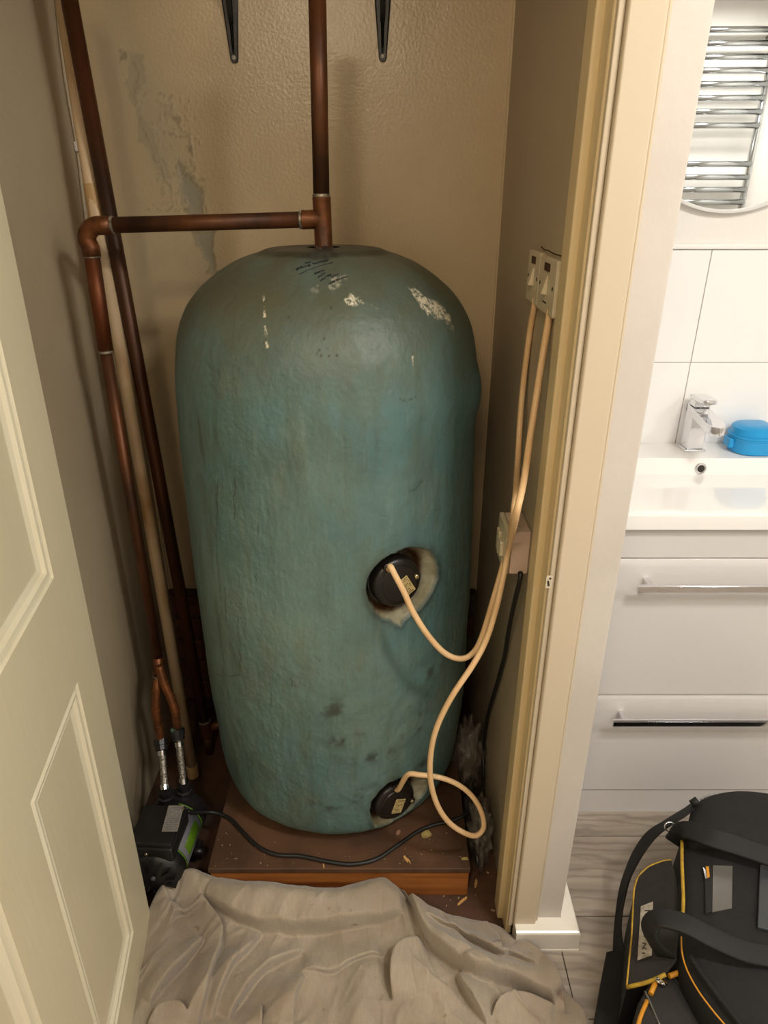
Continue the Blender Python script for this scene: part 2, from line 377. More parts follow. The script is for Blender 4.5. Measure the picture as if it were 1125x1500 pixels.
# skirting round the stub
def skirting(name, path, h, d, m, flip=1):
    prof = [(0, 0), (d*1.05, 0), (d*1.05, .005), (d, .007), (d, h*.90), (d*.94, h*.96), (d*.85, h*.985), (0, h)]
    bm = bmesh.new(); rings = []
    for i, p in enumerate(path):
        p = Vector(p); a = Vector(path[max(i-1, 0)]); c = Vector(path[min(i+1, len(path)-1)])
        t1 = (p-a).normalized() if i else (c-p).normalized(); t2 = (c-p).normalized() if i < len(path)-1 else t1
        n1 = Vector((t1.y, -t1.x)); n2 = Vector((t2.y, -t2.x)); n = (n1+n2); n = n/(n.dot(n1))
        rings.append([bm.verts.new((p.x+n.x*q, p.y+n.y*q, z)) for q, z in prof])
    for A, B in zip(rings, rings[1:]):
        for k in range(len(prof)-1): bm.faces.new((A[k], A[k+1], B[k+1], B[k]))
    bm.faces.new(rings[0]); bm.faces.new(rings[-1][::-1]); return struct(bmesh_obj(name, bm, m))
skirting('baseboard_stub', [(.2700, YF), (.368, YF), (.368, 1.235)], .058, .033, mat('skirting_gloss', (240, 234, 222), rough=.22, coat=.3))
skirting('baseboard_front', [(XW0, YF), (-.645, YF)], .09, .018, M_cream)
# room shell round the camera
struct(box('wall_left', XW0-.1, XW0, YW0-.1, YF+.08, 0, ZC, M_white))
struct(box('wall_right', XW1, XW1+.1, YW0-.1, YB+.1, 0, ZC, M_white))
struct(box('wall_rear', XW0, XW1, YW0-.1, YW0, 0, ZC, M_white))
struct(box('ceiling', XW0-.1, XW1+.1, YW0-.1, YB+.1, ZC, ZC+.05, M_ceil))
# floor: dirty boards in the closet, grey planks in the room, each plank its own part
fl = struct(box('floor', XW0, XW1, YW0, YB, -.03, -.0125, M_dark))
cf = struct(box('floor_closet', XL, XR, .925, YB+.05, -.0124, 0.0, M_floorb))
def plank_row(y0, y1, x0, x1):
    xx = x0 - random.uniform(.1, .9)
    while xx < x1:
        a, b = max(xx, x0), min(xx+1.2, x1); xx += 1.2
        if b-a > .02: box('plank', a+.0008, b-.0008, y0+.0009, y1-.0009, -.0124, 0, M_plank, fl, bevel=.0008, seg=1)
yy = 1.167 - .203*10
while yy < YB:
    y0, y1 = max(yy, YW0), min(yy+.203, YB)
    if y1 > .925:
        plank_row(max(y0, .0), y1, .368, XW1)
        if y0 < .925: plank_row(y0, .925, XW0, .3679)
    elif y1 > YW0: plank_row(y0, y1, XW0, XW1)
    yy += .203
random.seed(11)
# tiles behind the basin
trim = struct(box('trim_tile_top', .368, 1.6, YB-.014, YB, 1.305, 1.317, M_ceramic, bevel=.003))
gro = struct(box('wall_tiled', .368, 1.6, YB-.006, YB-.001, .5, 1.304, M_grout))
for r_ in range(3):
    for c_ in range(-1, 3):
        x0 = .745 + c_*.40; z1 = 1.3035 - r_*.256; a, b = max(x0+.001, .369), min(x0+.399, 1.6)
        if b > a: box('tile', a, b, YB-.011, YB-.004, z1-.2545, z1, M_tile, gro, bevel=.0012, seg=2)

# ================================================================ DOOR LEAF (opened toward the camera, on the left)
def build_door():
    hx, hy = -.497, .945; d = Vector((.156, -1, 0)).normalized(); n = Vector((-d.y, d.x, 0))   # n points into the room (right)
    t = struct(bpy.data.objects.new('door_1', None)); COL.objects.link(t); t.location = (hx, hy, .008)
    Wd, Hd = .755, 1.985
    rects = [(.110, .343, .135, .732), (.460, .660, .135, .732), (.110, .343, .917, 1.80), (.460, .660, .917, 1.80)]
    def pt(s, z, off): return d*s + n*off + Vector((.0115*z, 0, z))
    xs = sorted({0, .002, Wd} | {r[0] for r in rects} | {r[1] for r in rects}); zs = sorted({0, Hd} | {r[2] for r in rects} | {r[3] for r in rects})
    xs = [q for q in xs if q != .002]
    for side, off in ((1, 0.0), (-1, -.035)):
        bm = bmesh.new()
        for i in range(len(xs)-1):
            for j in range(len(zs)-1):
                cx_, cz_ = (xs[i]+xs[i+1])/2, (zs[j]+zs[j+1])/2
                if any(r[0] < cx_ < r[1] and r[2] < cz_ < r[3] for r in rects): continue
                bm.faces.new([bm.verts.new(pt(a, z, off)) for a, z in ((xs[i], zs[j]), (xs[i+1], zs[j]), (xs[i+1], zs[j+1]), (xs[i], zs[j+1]))])
        bmesh.ops.remove_doubles(bm, verts=bm.verts, dist=1e-4)
        if side == 1:
            for a, b in (((0, 0), (0, Hd)), ((0, Hd), (Wd, Hd)), ((Wd, Hd), (Wd, 0)), ((Wd, 0), (0, 0))):
                bm.faces.new([bm.verts.new(pt(*q)) for q in ((*a, 0), (*b, 0), (*b, -.035), (*a, -.035))])
            bmesh.ops.remove_doubles(bm, verts=bm.verts, dist=1e-4)
        me = bpy.data.meshes.new('door_skin'); bm.to_mesh(me); bm.free()
        o = bpy.data.objects.new('door_skin', me); me.materials.append(M_door); COL.objects.link(o); o.parent = t
        for r in rects:
            prof = [(0, 0), (.002, -.0035), (.008, -.0045), (.012, -.001), (.017, -.0015), (.021, -.0065), (.030, -.0095), (.034, -.008)]
            bm = bmesh.new(); rings = []
            for ins, dep in prof:
                rings.append([bm.verts.new(pt(a, z, off + side*dep)) for a, z in ((r[0]+ins, r[2]+ins), (r[1]-ins, r[2]+ins), (r[1]-ins, r[3]-ins), (r[0]+ins, r[3]-ins))])
            for A, B in zip(rings, rings[1:]):
                for k in range(4): bm.faces.new((A[k], A[(k+1) % 4], B[(k+1) % 4], B[k]))
            me = bpy.data.meshes.new('panel_moulding'); bm.to_mesh(me); bm.free(); me.materials.append(M_moulding)
            o = bpy.data.objects.new('panel_moulding', me); COL.objects.link(o); o.parent = t
            bm = bmesh.new(); i_ = .034
            bm.faces.new([bm.verts.new(pt(a, z, off - side*.008)) for a, z in ((r[0]+i_, r[2]+i_), (r[1]-i_, r[2]+i_), (r[1]-i_, r[3]-i_), (r[0]+i_, r[3]-i_))])
            me = bpy.data.meshes.new('panel'); bm.to_mesh(me); bm.free(); me.materials.append(M_door)
            o = bpy.data.objects.new('panel', me); COL.objects.link(o); o.parent = t
build_door()
# strike plate let into the lining
sp = thing('strike_plate', 'small painted latch strike plate, chipped dark hole, on the closet door lining', 'strike plate', at(803, 850, Y=YF-.007))
c_ = at(804, 852, Y=YF-.008)
prism('plate', rrect(.010, .022, .002, 3), 0, .002, M_cream, sp, xf=basis(c_, (1, 0, 0), (0, 0, 1), (0, -1, 0)))
prism('latch_hole', rrect(.003, .010, .0012, 3), 0, .0006, M_dark, sp, xf=basis(c_+Vector((-.001, -.0021, -.002)), (.95, 0, .2), (-.2, 0, .95), (0, -1, 0)))
tube('screw', [c_+Vector((.001, -.0015, .007)), c_+Vector((.001, -.0028, .007))], .0016, M_dark, sp, seg=8)

# ================================================================ PLATFORM, TANK
PZ = .092
pf = thing('wooden_platform', 'low orange wooden platform with brown dusty board top under the green tank', 'platform', (-.1, 1.3, 0))
box('top_board', -.383, .188, 1.008, 1.63, PZ-.014, PZ, M_chip, pf, bevel=.0015)
box('front_board', -.380, .186, 1.012, 1.032, .0, PZ-.0145, M_wood, pf, bevel=.002)
for q in (-.360, .165): box('side_board', q-.018, q+.018, 1.033, 1.62, .0, PZ-.0145, M_wood, pf)
TX, TY = -.1115, 1.345
PROF = [(.02,.0925),(.16,.093),(.225,.097),(.255,.106),(.275,.122),(.288,.15),(.295,.2),(.301,.3),(.306,.4),(.3065,.55),(.305,.7),(.302,.85),(.298,1.0),(.296,1.08),(.291,1.13),(.281,1.18),(.264,1.22),(.240,1.252),(.208,1.280),(.172,1.303),(.142,1.3155),(.122,1.3215),(.112,1.3255),(.102,1.3285),(.08,1.3300),(.03,1.3305)]
_pp = smooth_path([Vector((r, z, 0)) for r, z in PROF], 12)
_pr = np.array([p.x for p in _pp]); _pz = np.array([p.y for p in _pp]); _pz = np.maximum.accumulate(_pz)
def tank_r(z): return float(np.interp(z, _pz[12:], _pr[12:]))
def on_tank(px, py, off=0.):
    """where the view line of a pixel meets the tank's surface, and the outward normal there"""
    r = ray(px, py); t = .75
    while t < 2.4:
        p = Vector((0, 0, CAMZ)) + r*t
        if p.z < _pz[-1] and math.hypot(p.x-TX, p.y-TY) < tank_r(p.z): break
        t += .0015
    p = Vector((0, 0, CAMZ)) + r*t; n = Vector((p.x-TX, p.y-TY, 0)).normalized()
    sl = (tank_r(p.z+.01) - tank_r(p.z-.01))/.02; n = (n - Vector((0, 0, sl))).normalized()
    return p + n*off, n
def tank_uv(pts):   # pixel outline -> (arc length, height along the profile) on the unrolled tank
    out = []
    for q in pts:
        p, n = on_tank(*q); out.append((math.atan2(p.x-TX, -(p.y-TY))*.30, float(np.interp(p.z, _pz, _ps))))
    return out
_ps = np.concatenate([[0], np.cumsum(np.hypot(np.diff(_pr), np.diff(_pz)))])
c2 = lambda pts, s, ox, oy: [(ox + x/s, oy + y/s) for x, y in pts]
CUT1 = c2([(375,270),(470,205),(560,180),(650,178),(720,205),(770,265),(793,350),(790,440),(750,540),(700,620),(640,690),(560,740),(510,780),(480,825),(440,810),(400,770),(330,755),(290,730),(270,690),(225,620),(212,540),(225,450),(262,370),(310,310)], 5.625, 500, 770)
CUT2 = c2([(375,262),(300,298),(240,350),(195,410),(183,470),(188,530),(213,572),(280,558),(345,520),(400,490),(440,460),(475,420),(520,370),(548,320),(552,262),(520,240),(440,240)], 4.327, 500, 1080)
tank = thing('hot_water_tank', 'tall green foam-lagged hot water cylinder, scuffed and grimy, standing on wooden platform', 'water tank', (TX, TY, PZ))
NS, NA = 560, 620
s_ = np.linspace(0, _ps[-1], NS); zz = np.interp(s_, _ps, _pz); rr = np.interp(s_, _ps, _pr)
# finer angles on the side that faces the room
w = np.linspace(-1, 1, NA, endpoint=False); aa = PI*(w*.62 + .38*w**3)
A_, S_ = np.meshgrid(aa, s_); R_ = np.repeat(rr[:, None], NA, 1); Z_ = np.repeat(zz[:, None], NA, 1)
U_ = A_*.30
dirt = np.zeros(U_.shape); white = np.zeros(U_.shape); foam = np.zeros(U_.shape)
lump = .0022*fbm(U_*1., S_, 5, 1, 3) + .0005*fbm(U_, S_, 26, 4, 3) + .0004*fbm(U_, S_, 70, 15, 3) + .0003*fbm(U_, S_*.25, 150, 9, 2)*np.clip((1.1-Z_)/.15, 0, 1)
R2 = R_ + lump*np.clip(R_/.1, 0, 1)
# bulge on the right shoulder, small nick at the crown
R2 += .010*np.exp(-((A_-1.30)/.22)**2)*np.clip(1-((Z_-1.075)/.06)**2, 0, 1)**1.5

wU = U_ + .0022*vnoise(U_, S_, 60, 3); wS = S_ + .0022*vnoise(U_, S_, 60, 6)
H1 = on_tank(583, 853); H2 = on_tank(579, 1174)
for cut, dep in ((CUT1, .016), (CUT2, .020)):
    d = polydist(wU, wS, tank_uv(cut)); k_ = np.clip(.5 - d/.004, 0, 1); k_ = k_*k_*(3-2*k_)
    inner = np.clip(-d/.03, 0, 1); R2 -= k_*(.006 + dep*inner); R2 += .0022*np.exp(-(d/.006)**2)*(d > 0)
    foam = np.maximum(foam, k_); dirt = np.maximum(dirt, np.exp(-(np.maximum(d, 0)/.012)**2)*(1-k_)*.55)
    R2 += k_*.0012*fbm(U_, S_, 90, 14, 2)
# well round each heater, deeper than the trimmed foam
for (hp, hn), rad in ((H1, .062), (H2, .060)):
    hu, hs = math.atan2(hp.x-TX, -(hp.y-TY))*.30, float(np.interp(hp.z, _pz, _ps)); dd = np.hypot(U_-hu, S_-hs)
    kk = np.clip((rad-dd)/.006, 0, 1); R2 -= kk*.018; dirt = np.maximum(dirt, np.exp(-((dd-rad)/.008)**2)*foam*1.1)
# paint scuffs
for pl, amt, brk in ((((600,424),(607,423),(618,432),(632,440),(647,450),(658,463),(660,474),(650,470),(640,468),(625,458),(612,444)), 1, 1),
                (((507,437),(520,432),(530,437),(532,445),(520,447),(509,443)), 1, 1), (((480,418),(488,408),(506,402),(511,407),(500,412),(486,424)), .35, 1),
                (((455,424),(463,418),(468,420),(462,428)), .3, 1), (((540,444),(556,451),(552,455)), .3, 1), (((640,465),(655,470),(664,482),(655,480)), .45, 1)):
    d = polydist(wU + .006*vnoise(U_, S_, 110, 71), wS + .006*vnoise(U_, S_, 110, 72), tank_uv(pl)); white = np.maximum(white, np.clip(.5-d/.003, 0, 1)*amt)
for ln, wd_ in ((((387,431),(388,445),(388,470),(390,490),(392,508)), .0016), (((604,522),(605,532)), .0012)):
    d, _, _ = segdist(U_, S_, tank_uv(ln)); white = np.maximum(white, (d < wd_*(1.2+vnoise(U_, S_, 140, 2)))*.9*(vnoise(U_, S_, 90, 7) > -.45))
# dark scratches and dirt
for ln in (((374,837),(375,852),(371,842)), ((350,905),(352,960),(350,990)), ((396,1010),(397,1036)), ((585,585),(595,588),(607,580)), ((600,720),(610,712),(618,704)), ((426,993),(428,1004)),
           ((330,860),(332,910)), ((345,700),(343,760)), ((320,700),(318,800),(326,900)), ((306,940),(313,952)), ((315,988),(352,990)), ((290,612),(291,622)), ((378,770),(379,780)), ((420,612),(421,617)), ((530,1074),(534,1078)), ((461,960),(470,968))):
    d, _, _ = segdist(wU, wS, tank_uv(ln)); dirt = np.maximum(dirt, np.exp(-(d/.0010)**2)*.9)
for q in ((465,517),(468,513),(480,511),(482,521),(493,520),(494,521),(475,496),(470,521),(423,464),(485,451)):
    (u0, s0), = tank_uv([q]); dirt = np.maximum(dirt, np.exp(-(((U_-u0)**2+(S_-s0)**2)/.0016**2))*1.6)
for q, rx, rs in (((505,1085), .04, .02), ((545,1165), .05, .035), ((480,1180), .04, .02), ((635,980), .035, .03), ((490,1040), .03, .03), ((610,1060), .04, .03), ((545,1110), .06, .015), ((620,1120), .03, .02)):
    (u0, s0), = tank_uv([q]); dirt = np.maximum(dirt, np.exp(-(((U_-u0)/rx)**2+((S_-s0)/rs)**2))*.85*np.clip(.30+1.5*fbm(U_, S_, 45, 31, 4), 0, 1))
streak = np.clip(fbm(U_*5, S_*.8, 16, 21, 4)*1.3-.45, 0, 1)*np.exp(-((A_+.9)/.45)**2)*.45*np.clip((1.15-Z_)/.1, 0, 1)
crown = np.clip((Z_-1.10)/.17, 0, 1)*(.72+.25*fbm(U_, S_, 9, 33, 3))
cap_rim = np.clip((Z_-1.3195-.003*vnoise(U_, S_, 25, 3))/.004, 0, 1)*(.85+.2*vnoise(A_*2, S_, 12, 5)); dirt = np.clip(np.maximum(np.maximum(dirt, streak), cap_rim), 0, 1.5); P = np.stack([TX + R2*np.sin(A_), TY - R2*np.cos(A_), Z_], -1)
M_tank = mat('green_foam', (96, 124, 120), (80, 112, 113), scale=4, detail=6, rough=.46, bump=.0012, bscale=130, stretch=(1, 1, .8), spec=.4)
nt, N, L, b = tweak(M_tank)
a = N.new('ShaderNodeAttribute'); a.attribute_name = 'mask'; sp_ = N.new('ShaderNodeSeparateColor'); L.new(a.outputs['Color'], sp_.inputs[0])
src = b.inputs['Base Color'].links[0].from_socket; tc = [q for q in N if q.type == 'TEX_COORD'][0]
def nfac(sc, lo, hi, st=(1, 1, 1)):
    mp = N.new('ShaderNodeMapping'); mp.inputs['Scale'].default_value = st; L.new(tc.outputs['Object'], mp.inputs[0])
    n = N.new('ShaderNodeTexNoise'); n.inputs['Scale'].default_value = sc; n.inputs['Detail'].default_value = 8; n.inputs['Roughness'].default_value = .62; L.new(mp.outputs[0], n.inputs['Vector'])
    r = N.new('ShaderNodeMapRange'); r.inputs['From Min'].default_value = lo; r.inputs['From Max'].default_value = hi; L.new(n.outputs['Fac'], r.inputs['Value']); return r.outputs[0]
def mul(a_, b_):
    m_ = N.new('ShaderNodeMath'); m_.operation = 'MULTIPLY'; m_.use_clamp = True
    for i, q in enumerate((a_, b_)):
        if isinstance(q, float): m_.inputs[i].default_value = q
        else: L.new(q, m_.inputs[i])
    return m_.outputs[0]
c = mixcol(nt, mul(nfac(14, .47, .74, (1, 1, .45)), .62), src, lin((84, 88, 64)))
c = mixcol(nt, mul(nfac(45, .50, .75, (1, 1, .10)), .40), c, lin((64, 76, 62)))
c = mixcol(nt, mul(nfac(38, .56, .76, (1, 1, .14)), .30), c, lin((138, 152, 138)))           # mottled grime
c = mixcol(nt, mul(nfac(60, .58, .75), .35), c, lin((70, 76, 60)))
c = mixcol(nt, mul(nfac(3.2, .45, .7), .35), c, lin((128, 140, 118)))
c = mixcol(nt, a.outputs['Alpha'], c, lin((84, 80, 56)))                                       # brown dust film on the crown
c = mixcol(nt, mul(sp_.outputs[1], .85), c, lin((46, 40, 28)))
foamc = mixcol(nt, nfac(40, .45, .6), lin((146, 142, 118)), lin((128, 122, 96)))
foamc = mixcol(nt, mul(sp_.outputs[1], 1.), foamc, lin((60, 36, 16)))
c = mixcol(nt, sp_.outputs[2], c, foamc)
wn = nfac(130, .41, .55); c = mixcol(nt, mul(sp_.outputs[0], wn), c, lin((214, 206, 182)))
L.new(c, b.inputs['Base Color'])
body = grid_mesh('foam_jacket', P, M_tank, tank, attr=np.stack([white, dirt, foam, np.clip(crown, 0, .85)], -1), wrap=True)
# handwriting in marker pen, on the crown
def pen(name, pts, r=.0011):
    q = [on_tank(x, y, .0012)[0] for x, y in pts]; tube(name, q, r, M_pen, tank, seg=5)
rs = random.Random(5)
def scrawl(a, b_, amp, n):
    pts = []
    for i in range(n+1):
        t = i/n; x = a[0]+(b_[0]-a[0])*t; y = a[1]+(b_[1]-a[1])*t
        pts.append((x + rs.uniform(-.8, .8), y + (amp if i % 2 else -amp)*rs.uniform(.4, 1.1)))
    pen('handwriting', pts)
for a_, b_, am, n in (((434,396.5),(442,392),1.5,7), ((443,392),(454,389.5),1.3,8), ((448,386.5),(456,385),.9,6), ((459,387.5),(468,385),1.3,7), ((469,385),(480,382),1.2,8),
                      ((462,402.5),(468,399.5),1.4,5), ((468,399.5),(475,396.5),1.2,5), ((467,407),(471,405),1.3,4), ((471,404),(475,402),1.2,4), ((469,412.5),(476,408),1.3,5), ((477,406.5),(485,403.5),1.2,6),
                      ((486,407),(495,403),1.1,6), ((482,417),(491,412),1.2,7), ((492,411),(507,406.5),1.1,10)): scrawl(a_, b_, am, n)
pen('underline', [(439,402.5),(450,397),(462,392.5),(474,389),(487,385.5)], .0007)
# boss on the crown and its dark rim
lathe('top_boss', [(.0185, 0), (.0185, .010), (.016, .011)], (TX+.003, TY-.035, 1.325), (0, 0, 1), mat('rusty_boss', (70, 54, 40), (40, 32, 26), scale=60, rough=.7, metal=.3), tank, seg=6, smooth=False)

def heater(hp, hn, tilt, label_rot, scr, cabspot, lab):
    n = (Vector((hn.x, hn.y, 0)).normalized() + Vector((0, 0, tilt))).normalized(); side = Vector((0, 0, 1)).cross(n).normalized(); up = n.cross(side)
    base = hp - n*.034
    cap = lathe('heater_cap', [(.0, 0), (.0505, 0), (.0515, .004), (.0515, .012), (.0490, .0125), (.0485, .028), (.047, .034), (.0435, .0375), (.036, .0385), (.0345, .0405), (.02, .0415), (0, .0418)], base, n, M_bake, tank, seg=48)
    cap['label'] = lab
    fr = lambda a, b, h: base + side*a + up*b + n*h
    ca, sa = math.cos(label_rot), math.sin(label_rot); lx = side*ca + up*sa; ly = -side*sa + up*ca
    lo = fr(*scr['label'], .0418)
    lb = prism('rating_label', rrect(.025, .037, .0012, 2), 0, .0008, M_label, cap, xf=basis(lo, lx, ly, n))
    rg = random.Random(3)
    bm = bmesh.new()
    for i in range(9):
        yy_ = .0150 - i*.0038; xx_ = -.0105
        while xx_ < .009:
            w_ = rg.uniform(.001, .004)
            if rg.random() < .8: bx(bm, xx_, min(xx_+w_, .0105), yy_-.0007, yy_+.0007, .0008, .0010)
            xx_ += w_ + .0009
    bm.transform(basis(lo, lx, ly, n)); bmesh_obj('label_print', bm, M_ink, cap)
    s0 = fr(*scr['screw'], .0392)
    lathe('screw_recess', [(0, 0), (.0085, 0), (.0085, .0025), (.0062, .0025), (.0062, .001)], s0, n, M_bake, cap, seg=20); lathe('fixing_nut', [(0, 0), (.0045, 0), (.0045, .0045), (.003, .006), (0, .006)], s0, n, M_brass, cap, seg=8)
    lathe('cable_gland', [(0, 0), (.0085, 0), (.0085, .006), (.006, .008), (0, .008)], fr(*cabspot, .034), n, M_bake, cap, seg=16)
    lathe('heater_flange', [(0, 0), (.058, 0), (.058, .008), (0, .008)], base - n*.010, n, M_darkrec, tank, seg=6, smooth=False)
    return fr(*cabspot, .043), n
h1, hn1 = heater(H1[0], H1[1], .10, .50, dict(label=(.012, -.008), screw=(.035, .006)), (-.022, .036), 'upper black immersion heater cap with cable')
h2, hn2 = heater(H2[0], H2[1], .02, -.35, dict(label=(.004, -.008), screw=(.038, -.010)), (.000, .047), 'lower black immersion heater cap with cable')

# ================================================================ COPPER PIPEWORK
def ringpt(path_a, path_b, t): return Vector(path_a).lerp(Vector(path_b), t)
def sleeve(name, a, b, r, m, parent, bead=True):
    a, b = Vector(a), Vector(b); t = (b-a).normalized(); L_ = (b-a).length
    return lathe(name, [(r-.0015, 0), (r, .001), (r, .004), (r-.0004, .005), (r-.0004, L_-.005), (r, L_-.004), (r, L_-.001), (r-.0015, L_)], a, t, m, parent, seg=24)
def bead(p, t, r, parent, m=None): return lathe('solder_ring', [(r-.002, -.0035), (r+.0002, -.002), (r+.0006, 0), (r+.0002, .002), (r-.002, .0035)], p, t, m or M_solder, parent, seg=20)
px_ = TX + .003; ty_ = TY - .035
zt = at(472, 321, Y=ty_).z
vx = at(472, 321, Y=ty_).x
riser = thing('copper_pipework', 'brown copper pipe rising from the tank, teed to a horizontal branch with left elbow', 'pipe', (vx, ty_, 1.345))
RP = .0142
top = at(463.5, -60, Y=ty_ + .004); tube('pipe', [Vector((vx, ty_, zt+.040)), top], RP, M_copper, riser, seg=24)
sleeve('tee', (vx+.001, ty_, zt-.048), (vx, ty_, zt+.036), RP+.0022, M_copper2, riser)
eb = at(125.5, 331, Y=1.30)
LX = Vector((eb.x, 1.30, eb.z))
dirb = (LX - Vector((vx, ty_, zt))).normalized()
sleeve('tee_branch', Vector((vx, ty_, zt)), Vector((vx, ty_, zt)) + dirb*.036, RP+.0020, M_copper2, riser)
bead(Vector((vx, ty_, zt)) + dirb*.038, dirb, RP+.0010, riser); bead(Vector((vx, ty_, zt+.038)), (0, 0, 1), RP+.0012, riser); bead(Vector((vx+.001, ty_, zt-.050)), (0, 0, 1), RP+.002, riser)
lathe('flux_stain', [(RP+.0006, 0), (RP+.0022, .006), (RP+.0018, .014), (RP+.0004, .022)], (vx+.001, ty_, zt-.066), (0, 0, 1), M_solder, riser, seg=24)
tube('pipe', [Vector((vx, ty_, zt)) + dirb*.034, LX - dirb*.045], RP-.0008, M_copper, riser, seg=24)
# elbow
arc = [LX - dirb*.046 , LX - dirb*.030]
for k in range(7):
    q = k/6*PI/2; arc.append(LX - dirb*.022 + dirb*.024*math.sin(q) + Vector((0, 0, -.024))*(1-math.cos(q)))
bot = Vector((LX.x+.002, LX.y, LX.z-.05)); arc += [Vector((bot.x, bot.y, LX.z-.036)), bot]
tube('elbow', arc, RP+.0016, M_copper2, riser, seg=24)
bead(LX - dirb*.047, dirb, RP+.001, riser); bead(bot, (0, 0, 1), RP+.001, riser)
def down(px, py, Y): return at(px, py, Y=Y)
j1 = down(155, 515, 1.30); j2 = down(232, 966, 1.30)
tube('pipe', [bot, j1], RP-.0004, mat('scorched_copper', (112, 60, 30), (46, 40, 36), scale=16, rough=.5, metal=.6, stretch=(1, 1, .3), bump=.0008, bscale=60, c3=(150, 132, 108), s3=30), riser, seg=20)
bead(j1, (0, 0, 1), RP, riser); tube('pipe', [j1, j2], RP-.003, M_copper, riser, seg=20)
# twin branch down to the pump
J3 = down(232, 990, 1.27); sleeve('coupling', j2, J3, .0135, M_copper2, riser); bead(j2, (0, 0, 1), .0125, riser); bead(J3, (0, 0, 1), .0125, riser)
brL = [J3, down(229, 1012, 1.25), down(228, 1040, 1.24), down(232, 1063, 1.235), down(236, 1087, 1.23)]
brR = [down(233, 975, 1.262), down(240, 1000, 1.25), down(250, 1022, 1.24), down(256, 1040, 1.235), down(260, 1070, 1.23)]
for br in (brL, brR):
    tube('branch_pipe', br, .0098, M_copper2, riser, seg=16, sm=5)
    for k in (1, 2, 3): bead(br[k], br[k+1]-br[k-1], .0108, riser, M_copper2)
    bead(br[3], br[4]-br[2], .0106, riser)
lathe('green_joint', [(.008, 0), (.0135, .002), (.0140, .010), (.011, .013), (.008, .014)], down(259, 1073, 1.228), (0, .15, 1), M_verdi, riser, seg=14)

cp = thing('copper_pipe', 'tall dark brown copper pipe near back left corner, passing behind the horizontal pipe', 'pipe', at(300, 1062, Y=1.44))
c0, c1 = at(90.5, -60, Y=1.385), at(300, 1060, Y=1.44)
tube('pipe', [c0, c1], RP, mat('dark_copper', (96, 54, 26), (56, 33, 17), scale=8, rough=.45, metal=.45, stretch=(1, 1, .4)), cp, seg=24)
sleeve('joint', c1 + Vector((0, 0, .01)), c1 + Vector((.002, -.002, -.045)), .0165, M_copper, cp); bead(c1 + Vector((0, 0, .01)), (0, 0, 1), .0165, cp)
tube('branch', [c1 + Vector((.001, -.001, -.02)), c1 + Vector((.05, .03, -.018)), c1+Vector((.10, .05, -.018))], .0125, M_copper, cp, seg=16)
tube('stub_pipe', [c1 + Vector((.002, -.002, -.04)), Vector((c1.x+.002, c1.y-.002, .004))], .0125, M_copper, cp, seg=16)
pp = thing('plastic_overflow_pipe', 'yellowed cream plastic pipe running down beside the copper pipes to above the closet floor', 'pipe', at(282, 1130, Y=1.345))
q0, q1, q2 = at(82, -60, Y=1.435), at(133, 268, Y=1.405), at(283, 1136, Y=1.35)
tube('pipe', [q0, q1, q2 + Vector((0, 0, .04))], .0132, M_plastic_pipe, pp, seg=24)
lathe('collar', [(.0128, 0), (.0150, .0005), (.0150, .062), (.0128, .0625)], q1 + Vector((.001, 0, -.063)), (-.004, .02, 1), M_pipe_collar, pp, seg=24)
lathe('end_collar', [(.0110, 0), (.0150, 0), (.0152, .034), (.0130, .035)], q2, (0, 0, 1), M_pipe_collar, pp, seg=24); lathe('open_end', [(.011, 0), (.011, .001)], q2 - Vector((0, 0, .0006)), (0, 0, 1), M_dark, pp, seg=20)
wc = thing('painted_wire', 'thin painted-over wire running down the closet left wall behind pipes, white clip on it', 'cable', (XL+.004, 1.60, 0))
w0 = [at(78, -40, X=XL+.004), at(95, 110, X=XL+.004), at(113, 215, X=XL+.004), at(127, 330, X=XL+.004), at(150, 480, X=XL+.004), at(185, 700, X=XL+.004)]
tube('wire', w0, .0035, M_wallL, wc, seg=8, sm=3)
cl = w0[2]; box('clip', cl.x-.003, cl.x+.010, cl.y-.009, cl.y+.009, cl.z-.009, cl.z+.009, mat('clip_plastic', (228, 222, 214), rough=.4), wc, bevel=.002)

# ================================================================ PUMP AND HOSES
pump = thing('shower_pump', 'black electric water pump with green band and terminal box on the floor left of platform', 'pump', (-.475, 1.09, 0))
ax0 = Vector((-.497, .985, .082)); ay = Vector((.06, 1, 0)).normalized()
sd = Vector((ay.y, -ay.x, 0)); upz = Vector((0, 0, 1)); O = lambda a, f, z: ax0 + sd*a + ay*f + upz*z
rm = .058
lathe('fan_cover', [(0, 0), (.018, .001), (.034, .004), (.038, .007), (.045, .008), (.050, .012), (.057, .020), (.060, .030), (.060, .045), (.058, .047)], O(0, 0, 0), ay, M_blackp, pump, seg=40)
lathe('centre_cap', [(0, 0), (.0045, 0), (.0045, .003), (0, .0032)], O(.004, -.003, .012), ay, M_greyband, pump, seg=16)
for k in range(14):
    q = 2*PI*k/14; bm = bmesh.new(); bx(bm, -.0018, .0018, -.003, .012, .030, .052); bm.transform(basis(O(0, 0, 0), sd*math.cos(q)-upz*math.sin(q), ay, sd*math.sin(q)+upz*math.cos(q))); bmesh_obj('cover_rib', bm, M_blackm, pump)
lathe('motor_body', [(.055, 0), (rm, .001), (rm, .110), (.054, .112)], O(0, .046, 0), ay, M_blackm, pump, seg=40)
def band(name, f0, f1, a0, a1, r, m):
    n = 14; Pn = np.zeros((n, 2, 3))
    for i in range(n):
        q = a0 + (a1-a0)*i/(n-1)
        for j, f in enumerate((f0, f1)): Pn[i, j] = O(r*math.sin(q), f, r*math.cos(q))
    o = grid_mesh(name, Pn, m, pump); s = o.modifiers.new('s', 'SOLIDIFY'); s.thickness = .0008; s.offset = 0; return o
